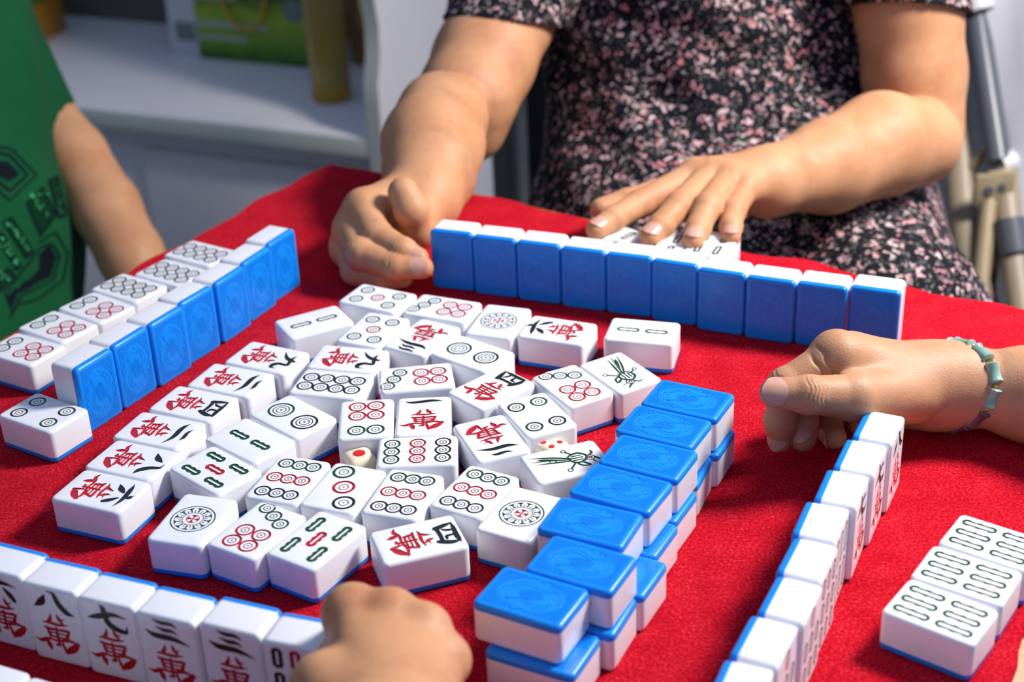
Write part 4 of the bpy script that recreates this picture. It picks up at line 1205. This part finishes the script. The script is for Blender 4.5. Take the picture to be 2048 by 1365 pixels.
    for (x0, y0, x1, y1, n) in ((200, 420, 290, 560, 14), (340, 380, 400, 560, 9), (50, 600, 170, 780, 16), (0, 700, 110, 880, 16), (0, 920, 60, 980, 6), (205, 440, 290, 430, 6)):
        for i in range(n):
            f_ = (i + .5) / n
            p, nn = hit((x0 + (x1 - x0) * f_ + random.uniform(-22, 22)) * S, 250 + (y0 + (y1 - y0) * f_ + random.uniform(-10, 10)) * S)
            if p is None or (p - CAM_O).length > 1.6: continue
            o = obj('sequin', sq, M_SEQUIN, sh)
            o.matrix_world = Matrix.Translation(p + nn * .0004) @ (nn + Vector((random.uniform(-.3, .3), random.uniform(-.3, .3), random.uniform(-.3, .3)))).to_track_quat('Z', 'Y').to_matrix().to_4x4()
left_player()
# ------------------------------------------------------------------ room
M_FLOOR = plain('floor_tiles', (0.20, 0.18, 0.16), 0.5, var=0.12, vscale=3)
M_WALL = plain('painted_wall', (0.34, 0.34, 0.35), 0.9, var=0.04, vscale=4)
def slab(name, x0, x1, y0, y1, z0, z1, mat):
    return structure(obj(name, bm_mesh(box_bm(x0, x1, y0, y1, z0, z1), name), mat))
slab('floor', -2.6, 2.9, -1.6, 3.9, FLOOR_Z - .05, FLOOR_Z, M_FLOOR)
slab('wall_back', -2.6, 2.9, 3.9, 3.98, FLOOR_Z, 1.9, M_WALL)
slab('wall_left', -2.68, -2.6, -1.6, 3.98, FLOOR_Z, 1.9, M_WALL)

# ---- white cabinet with an open shelf, standing obliquely at the back left
M_CAB = plain('white_laminate', (0.76, 0.73, 0.73), 0.45, var=0.02, vscale=6)
M_CAB_EDGE = plain('pale_edge_band', (0.46, 0.50, 0.47), 0.4)
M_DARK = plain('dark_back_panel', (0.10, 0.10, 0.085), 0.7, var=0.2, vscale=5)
SZ = -0.25
CB = at_z(738, 281, SZ); CA = at_z(150, 215, SZ)
CX = (CA - CB).normalized(); CY = Vector((-CX.y, CX.x, 0))
if CY.y < 0: CY = -CY
def cab(x, y, z): return CB + CX * x + CY * y + Vector((0, 0, z - SZ))
CABM = Matrix.Identity(4)
for i in range(3): CABM[i][0], CABM[i][1], CABM[i][2], CABM[i][3] = CX[i], CY[i], (0, 0, 1)[i], cab(0, 0, SZ)[i]
def cab_plane(u, v, x=-0.02):
    """where the sight line through a pixel meets the cabinet's end panel: (depth, height above shelf)"""
    d = ray(u, v); n = CX
    t = (cab(x, 0, SZ) - CAM_O).dot(n) / d.dot(n)
    p = CAM_O + d * t - CB
    return p.dot(CY), p.z
def cabinet():
    root = thing('shelf_cabinet', 'white laminate cabinet with an open shelf behind the left side of the table', 'cabinet')
    root.matrix_world = CABM
    ln, dp, bot = 1.10, 0.42, FLOOR_Z - SZ
    def bx(name, x0, x1, y0, y1, z0, z1, mat, parent=root, bev=.0015):
        return obj(name, bm_mesh(box_bm(x0, x1, y0, y1, z0, z1, bev), name), mat, parent)
    sh = bx('shelf_board', 0, ln, 0.004, dp, -.026, 0, M_CAB)
    bx('edge_band', 0, ln, 0, .004, -.026, -.0005, M_CAB_EDGE, sh)
    bx('rail', 0.0, ln, .05, .07, -.075, -.026, M_CAB)
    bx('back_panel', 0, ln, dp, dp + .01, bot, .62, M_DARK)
    d1 = bx('door', 0.004, .405, .035, .052, bot + .06, -.068, M_CAB)
    d2 = bx('door', .408, ln, .046, .063, bot + .06, -.068, M_CAB)
    bx('plinth', 0, ln, .07, .09, bot, bot + .06, M_CAB)
    # end panel with a sweeping front edge
    pr = [cab_plane(u, v) for u, v in ((738, 281), (737, 262), (745, 225), (755, 170), (760, 110), (757, 50), (748, 0), (738, -50))]
    prof = [(pr[0][0] * 0, bot), (0.0, -.02)] + [(max(0, y), z) for y, z in pr[1:]]
    yt, zt = prof[-1]
    prof += [(max(yt - .02, .0), zt + .10), (max(yt - .03, 0), zt + .4), (dp + .01, zt + .4), (dp + .01, bot)]
    bm = bmesh.new()
    A = [bm.verts.new((-.02, y, z)) for y, z in prof]; B = [bm.verts.new((0, y, z)) for y, z in prof]
    bm.faces.new(A); bm.faces.new(B[::-1])
    for i in range(len(prof)):
        j = (i + 1) % len(prof); bm.faces.new((A[i], B[i], B[j], A[j]))
    ep = obj('end_panel', bm_mesh(bm, 'end_panel', 30), M_CAB, root)
    bm = bmesh.new()
    fr = prof[:-2]
    A = [bm.verts.new((-.0205, y - .0012, z)) for y, z in fr]; B = [bm.verts.new((.0005, y - .0012, z)) for y, z in fr]
    for i in range(len(fr) - 1): bm.faces.new((A[i], B[i], B[i + 1], A[i + 1]))
    obj('edge_band', bm_mesh(bm, 'edge_band', 30), M_CAB_EDGE, ep)
cabinet()
def shelf_pos(u, v):
    p = at_z(u, v, SZ) - CB
    return p.dot(CX), p.dot(CY)

# ---- gift bag on the shelf
def grass_print():
    k = NT('green_meadow_print')
    v = k.coord()
    n = k.noise(k.coord(scale=(1, 1, 3)), 26, 4)
    s = k.n('ShaderNodeSeparateXYZ'); k.l(v, s.inputs[0])
    hgt = k.math('ADD', s.outputs[2], k.math('MULTIPLY', k.math('SUBTRACT', n, 0.5), 0.05))
    k.base(k.ramp(k.math('MULTIPLY', hgt, 6.0), [(0.02, (0.02, 0.10, 0.008)), (0.12, (0.10, 0.26, 0.01)), (0.45, (0.28, 0.42, 0.015)), (0.62, (0.03, 0.09, 0.01))]))
    k.b.inputs['Roughness'].default_value = 0.35
    return k.m
M_GRASS = grass_print()
M_BAGWHITE = plain('white_card', (0.55, 0.56, 0.58), 0.5)
M_PALEPRINT = plain('pale_print', (0.36, 0.42, 0.30), 0.5)
M_GREYPRINT = plain('grey_green_print', (0.16, 0.20, 0.18), 0.5)
M_ROPE = plain('yellow_cord', (0.55, 0.33, 0.02), 0.6)
def gift_bag():
    x0, y0 = shelf_pos(408, 112); x1, y1 = shelf_pos(625, 134)
    w = x0 - x1
    root = thing('gift_bag', 'green and white gift bag with yellow cord handle on the white shelf', 'bag')
    root.matrix_world = CABM @ Matrix.Translation((x1, y0 - .01, 0.0003))
    obj('front', bm_mesh(box_bm(0, w, 0, .002, 0, .30), 'front'), M_GRASS, root)
    obj('white_panel', bm_mesh(box_bm(w, w + .052, 0, .002, 0, .30), 'white_panel'), M_BAGWHITE, root)
    obj('side', bm_mesh(box_bm(w + .050, w + .052, 0.002, .085, 0, .30), 'side'), M_BAGWHITE, root)
    obj('side', bm_mesh(box_bm(-.002, 0, 0, .085, 0, .30), 'side'), M_BAGWHITE, root)
    obj('back', bm_mesh(box_bm(0, w + .05, .083, .085, 0, .30), 'back'), M_BAGWHITE, root)
    for i, (a, b, z, h) in enumerate(((.35, .98, .052, .010), (.55, .98, .031, .009), (.62, .97, .095, .016))):
        obj('printed_line', bm_mesh(box_bm(w * a, w * b, -.0006, 0, z, z + h), 'printed_line'), M_PALEPRINT, root)
    obj('printed_line', bm_mesh(box_bm(w + .003, w + .040, -.0006, 0, .026, .056), 'printed_line'), M_GREYPRINT, root)
    o = obj('printed_globe', bm_mesh(lathe_bm([(0, .0008), (.017, .0006), (.019, 0)], 24), 'printed_globe'), M_GREYPRINT, root)
    o.matrix_local = Matrix.Translation((w * .10, -.0002, .088)) @ Matrix.Rotation(math.pi / 2, 4, 'X')
    pts = spline([(w * .82, -.003, .30), (w * .79, -.006, .16), (w * .66, -.007, .075), (w * .48, -.007, .055), (w * .34, -.007, .085), (w * .28, -.006, .17), (w * .27, -.003, .30)], 6)
    obj('cord_handle', bm_mesh(tube_bm(pts, .0028, 8), 'cord_handle', 60), M_ROPE, root)
gift_bag()
# ---- tall bottle of yellow liquid
M_YPLASTIC = plain('yellow_translucent_plastic', (0.50, 0.36, 0.10), 0.3, trans=0.25)
M_YLIQUID = plain('amber_liquid', (0.36, 0.26, 0.05), 0.2)
M_YBASE = plain('amber_base', (0.45, 0.26, 0.012), 0.3)
def bottle():
    x, y = shelf_pos(657, 203)
    root = thing('tall_bottle', 'tall yellow translucent bottle at the shelf edge beside the end panel', 'bottle')
    root.matrix_world = CABM @ Matrix.Translation((x, y + .012, 0.0003))
    r = .0285
    obj('base', bm_mesh(lathe_bm([(0, 0), (r - .003, 0), (r, .004), (r, .022), (r - .0005, .024), (0, .024)], 32), 'base', 40), M_YBASE, root)
    obj('liquid', bm_mesh(lathe_bm([(r - .0005, .024), (r + .0006, .030), (r + .0010, .10), (r + .0012, .128), (0, .128)], 32), 'liquid', 40), M_YLIQUID, root)
    obj('body', bm_mesh(lathe_bm([(r + .0012, .128), (r + .002, .15), (r + .003, .26), (r + .001, .29), (.016, .31), (.016, .34), (0, .34)], 32), 'body', 40), M_YPLASTIC, root)
    obj('label_band', bm_mesh(lathe_bm([(r + .0022, .205), (r + .0036, .206), (r + .0038, .224), (r + .0026, .225)], 32), 'label_band', 40), M_YBASE, root)
bottle()
# ---- brown paper bag and orange carton
M_KRAFT = plain('brown_paper', (0.16, 0.085, 0.02), 0.7, var=0.3, vscale=20)
M_OLIVE = plain('dark_olive_print', (0.03, 0.05, 0.015), 0.6)
def paper_bag():
    x, y = shelf_pos(716, 140)
    root = thing('paper_bag', 'brown paper bag with dark print between the bottle and the end panel', 'bag')
    root.matrix_world = CABM @ Matrix.Translation((x - .012, y + .045, 0.0003)) @ Matrix.Rotation(.35, 4, 'Z')
    bm = bmesh.new()
    rings = []
    for z, w, d in ((0, .030, .028), (.10, .033, .030), (.22, .034, .020), (.30, .034, .004)):
        rings.append([bm.verts.new((sx * w, sy * d, z)) for sx, sy in ((-1, -1), (0, -1.08), (1, -1), (.8, 0), (1, 1), (0, 1.05), (-1, 1), (-.8, 0))])
    for a, b in zip(rings, rings[1:]):
        for i in range(8): bm.faces.new((a[i], a[(i + 1) % 8], b[(i + 1) % 8], b[i]))
    bm.faces.new(rings[0][::-1]); bm.faces.new(rings[-1])
    obj('bag', bm_mesh(bm, 'bag', 30), M_KRAFT, root)
    obj('printed_panel', bm_mesh(box_bm(-.022, .020, -.0335, -.0325, .12, .27), 'printed_panel'), M_OLIVE, root)
    obj('ribbon', bm_mesh(box_bm(-.008, -.003, -.0345, -.0335, .06, .28), 'ribbon'), M_ROPE, root)
paper_bag()
M_ORANGE = plain('orange_carton', (0.34, 0.15, 0.008), 0.5, var=0.15, vscale=15)
M_LGREEN = plain('green_carton', (0.08, 0.16, 0.008), 0.5, var=0.3, vscale=15)
def carton():
    x, y = shelf_pos(122, 66)
    root = thing('carton', 'orange and green carton at the left end of the white shelf', 'box')
    root.matrix_world = CABM @ Matrix.Translation((x, y, 0.0003)) @ Matrix.Rotation(-.12, 4, 'Z')
    obj('carton_body', bm_mesh(box_bm(0, .16, -.09, .02, 0, .062, .001), 'carton_body'), M_ORANGE, root)
    obj('lid', bm_mesh(box_bm(-.001, .161, -.091, .021, .062, .16, .001), 'lid'), M_LGREEN, root)
carton()

# ---- chair of the far player: dark fabric and a grey post
M_BLACKFAB = plain('black_fabric', (0.010, 0.010, 0.012), 0.9, var=0.3, vscale=30, bump=.2)
M_GREYPOST = plain('olive_grey_paint', (0.13, 0.125, 0.10), 0.5)
def world_tube(name, pts, r, mat, parent, n=12):
    return obj(name, bm_mesh(tube_bm([Vector(D(*p)) for p in pts], r, n), name, 60), mat, parent)
def far_chair():
    root = thing('chair', 'dark chair with a grey post behind the woman in the flowered dress', 'chair')
    c = Vector(D(1300, 420, 1.66))
    ang = math.atan2(E1.y, E1.x)
    R = Matrix.Translation((c.x, c.y, 0)) @ Matrix.Rotation(ang, 4, 'Z')
    obj('backrest', bm_mesh(box_bm(-.155, .20, -.012, .012, -.37, .10, .01, R), 'backrest'), M_BLACKFAB, root)
    obj('seat', bm_mesh(box_bm(-.17, .22, -.40, 0, -.405, -.37, .012, R), 'seat'), M_BLACKFAB, root)
    for x in (-.19, .235):
        obj('post', bm_mesh(box_bm(x - .013, x + .013, -.012, .014, FLOOR_Z, .13, .006, R), 'post'), M_GREYPOST, root)
        obj('leg', bm_mesh(box_bm(x - .011, x + .011, -.39, -.37, FLOOR_Z, -.405, .004, R), 'leg'), M_GREYPOST, root)
far_chair()

# ---- folding chair beside the woman
M_GREYFAB = plain('light_grey_canvas', (0.40, 0.40, 0.44), 0.85, var=0.05, vscale=12, bump=.15)
M_TUBE = plain('dark_grey_tube', (0.10, 0.11, 0.13), 0.35)
M_BEIGE = plain('beige_painted_tube', (0.34, 0.27, 0.19), 0.45)
M_CAPW = plain('white_plastic', (0.70, 0.70, 0.70), 0.4)
M_BRASS = plain('tan_bracket', (0.36, 0.28, 0.16), 0.4)
def folding_chair():
    root = thing('folding_chair', 'folding chair with light grey canvas and beige tubes at the right edge', 'chair')
    d = 1.55
    world_tube('post', [(1908, 150, d + .04), (1925, 400, d), (1958, 640, d - .05)], .0165, M_BEIGE, root)
    t = world_tube('frame_tube', [(1940, -60, d + .02), (1962, 90, d), (1998, 325, d - .03)], .0125, M_TUBE, root)
    world_tube('connector', [(1950, -10, d), (1958, 22, d)], .0165, M_CAPW, t)
    world_tube('connector', [(2002, 330, d - .03), (2030, 322, d - .03)], .012, M_CAPW, t)
    world_tube('lower_tube', [(2008, 345, d - .03), (2022, 470, d - .05), (2052, 680, d - .08)], .0135, M_BEIGE, root)
    world_tube('grip', [(2019, 440, d - .055), (2030, 508, d - .06)], .0155, M_TUBE, root)
    world_tube('brace', [(1980, 385, d - .04), (1958, 600, d - .06)], .0085, M_BRASS, root)
    world_tube('link', [(1935, 345, d), (1985, 290, d - .02)], .006, M_BRASS, root)
    for u, v in ((1975, 378), (2000, 372)):
        p = Vector(D(u, v, d - .05)); M = Matrix.Translation(p)
        obj('bracket', bm_mesh(box_bm(-.014, .014, -.004, .004, -.016, .016, .003, M), 'bracket'), M_BRASS, root)
        b = lathe_bm([(0, .002), (.004, .002), (.005, 0)], 12); b.transform(Matrix.Translation(p + Vector((0, -.0042, 0))) @ Matrix.Rotation(math.pi / 2, 4, 'X'))
        obj('rivet', bm_mesh(b, 'rivet'), M_TUBE, root)
    # hanging canvas: a gently waved sheet with thickness
    bm = bmesh.new(); g = {}
    for i in range(13):
        for j in range(17):
            u0 = 1960 + 62 * min(1, j / 16) ; u = u0 + (2330 - u0) * i / 12; v = -120 + 720 * j / 16
            g[i, j] = bm.verts.new(D(u, v, d - .005 - .04 * j / 16 + .012 * math.sin(i * .9 + j * .25)))
    for i in range(12):
        for j in range(16): bm.faces.new((g[i, j], g[i, j + 1], g[i + 1, j + 1], g[i + 1, j]))
    r = bmesh.ops.extrude_face_region(bm, geom=list(bm.faces))
    for v in r['geom']:
        if isinstance(v, bmesh.types.BMVert): v.co += Vector((0, .003, 0))
    obj('canvas', bm_mesh(bm, 'canvas', 60), M_GREYFAB, root)
folding_chair()

# ---- flowered cloth hanging on the lower part of the folding chair
def hanging_cloth():
    k = NT('pink_flowered_cloth')
    v = k.coord()
    vo = k.n('ShaderNodeTexVoronoi'); vo.inputs['Scale'].default_value = 42; k.l(v, vo.inputs['Vector'])
    k.base(k.ramp(vo.outputs['Distance'], [(0.25, (0.72, 0.50, 0.48)), (0.42, (0.60, 0.30, 0.28)), (0.55, (0.30, 0.20, 0.13))]))
    k.b.inputs['Roughness'].default_value = 0.85
    bm = bmesh.new(); g = {}
    for i in range(11):
        for j in range(15):
            u = 1976 + 10 * math.sin(j * .5) + (16 + 30 * (j / 14) ** 2) * i / 10; vv = 470 + 170 * j / 14
            g[i, j] = bm.verts.new(D(u, vv, 1.56 + .01 * math.sin(i * 1.3) + .004 * math.sin(j)))
    for i in range(10):
        for j in range(14): bm.faces.new((g[i, j], g[i, j + 1], g[i + 1, j + 1], g[i + 1, j]))
    r = bmesh.ops.extrude_face_region(bm, geom=list(bm.faces))
    for q in r['geom']:
        if isinstance(q, bmesh.types.BMVert): q.co += Vector((0, .002, 0))
    tag(obj('hanging_cloth', bm_mesh(bm, 'hanging_cloth', 60), k.m), 'strip of pink flowered cloth hanging from the folding chair', 'cloth')
hanging_cloth()
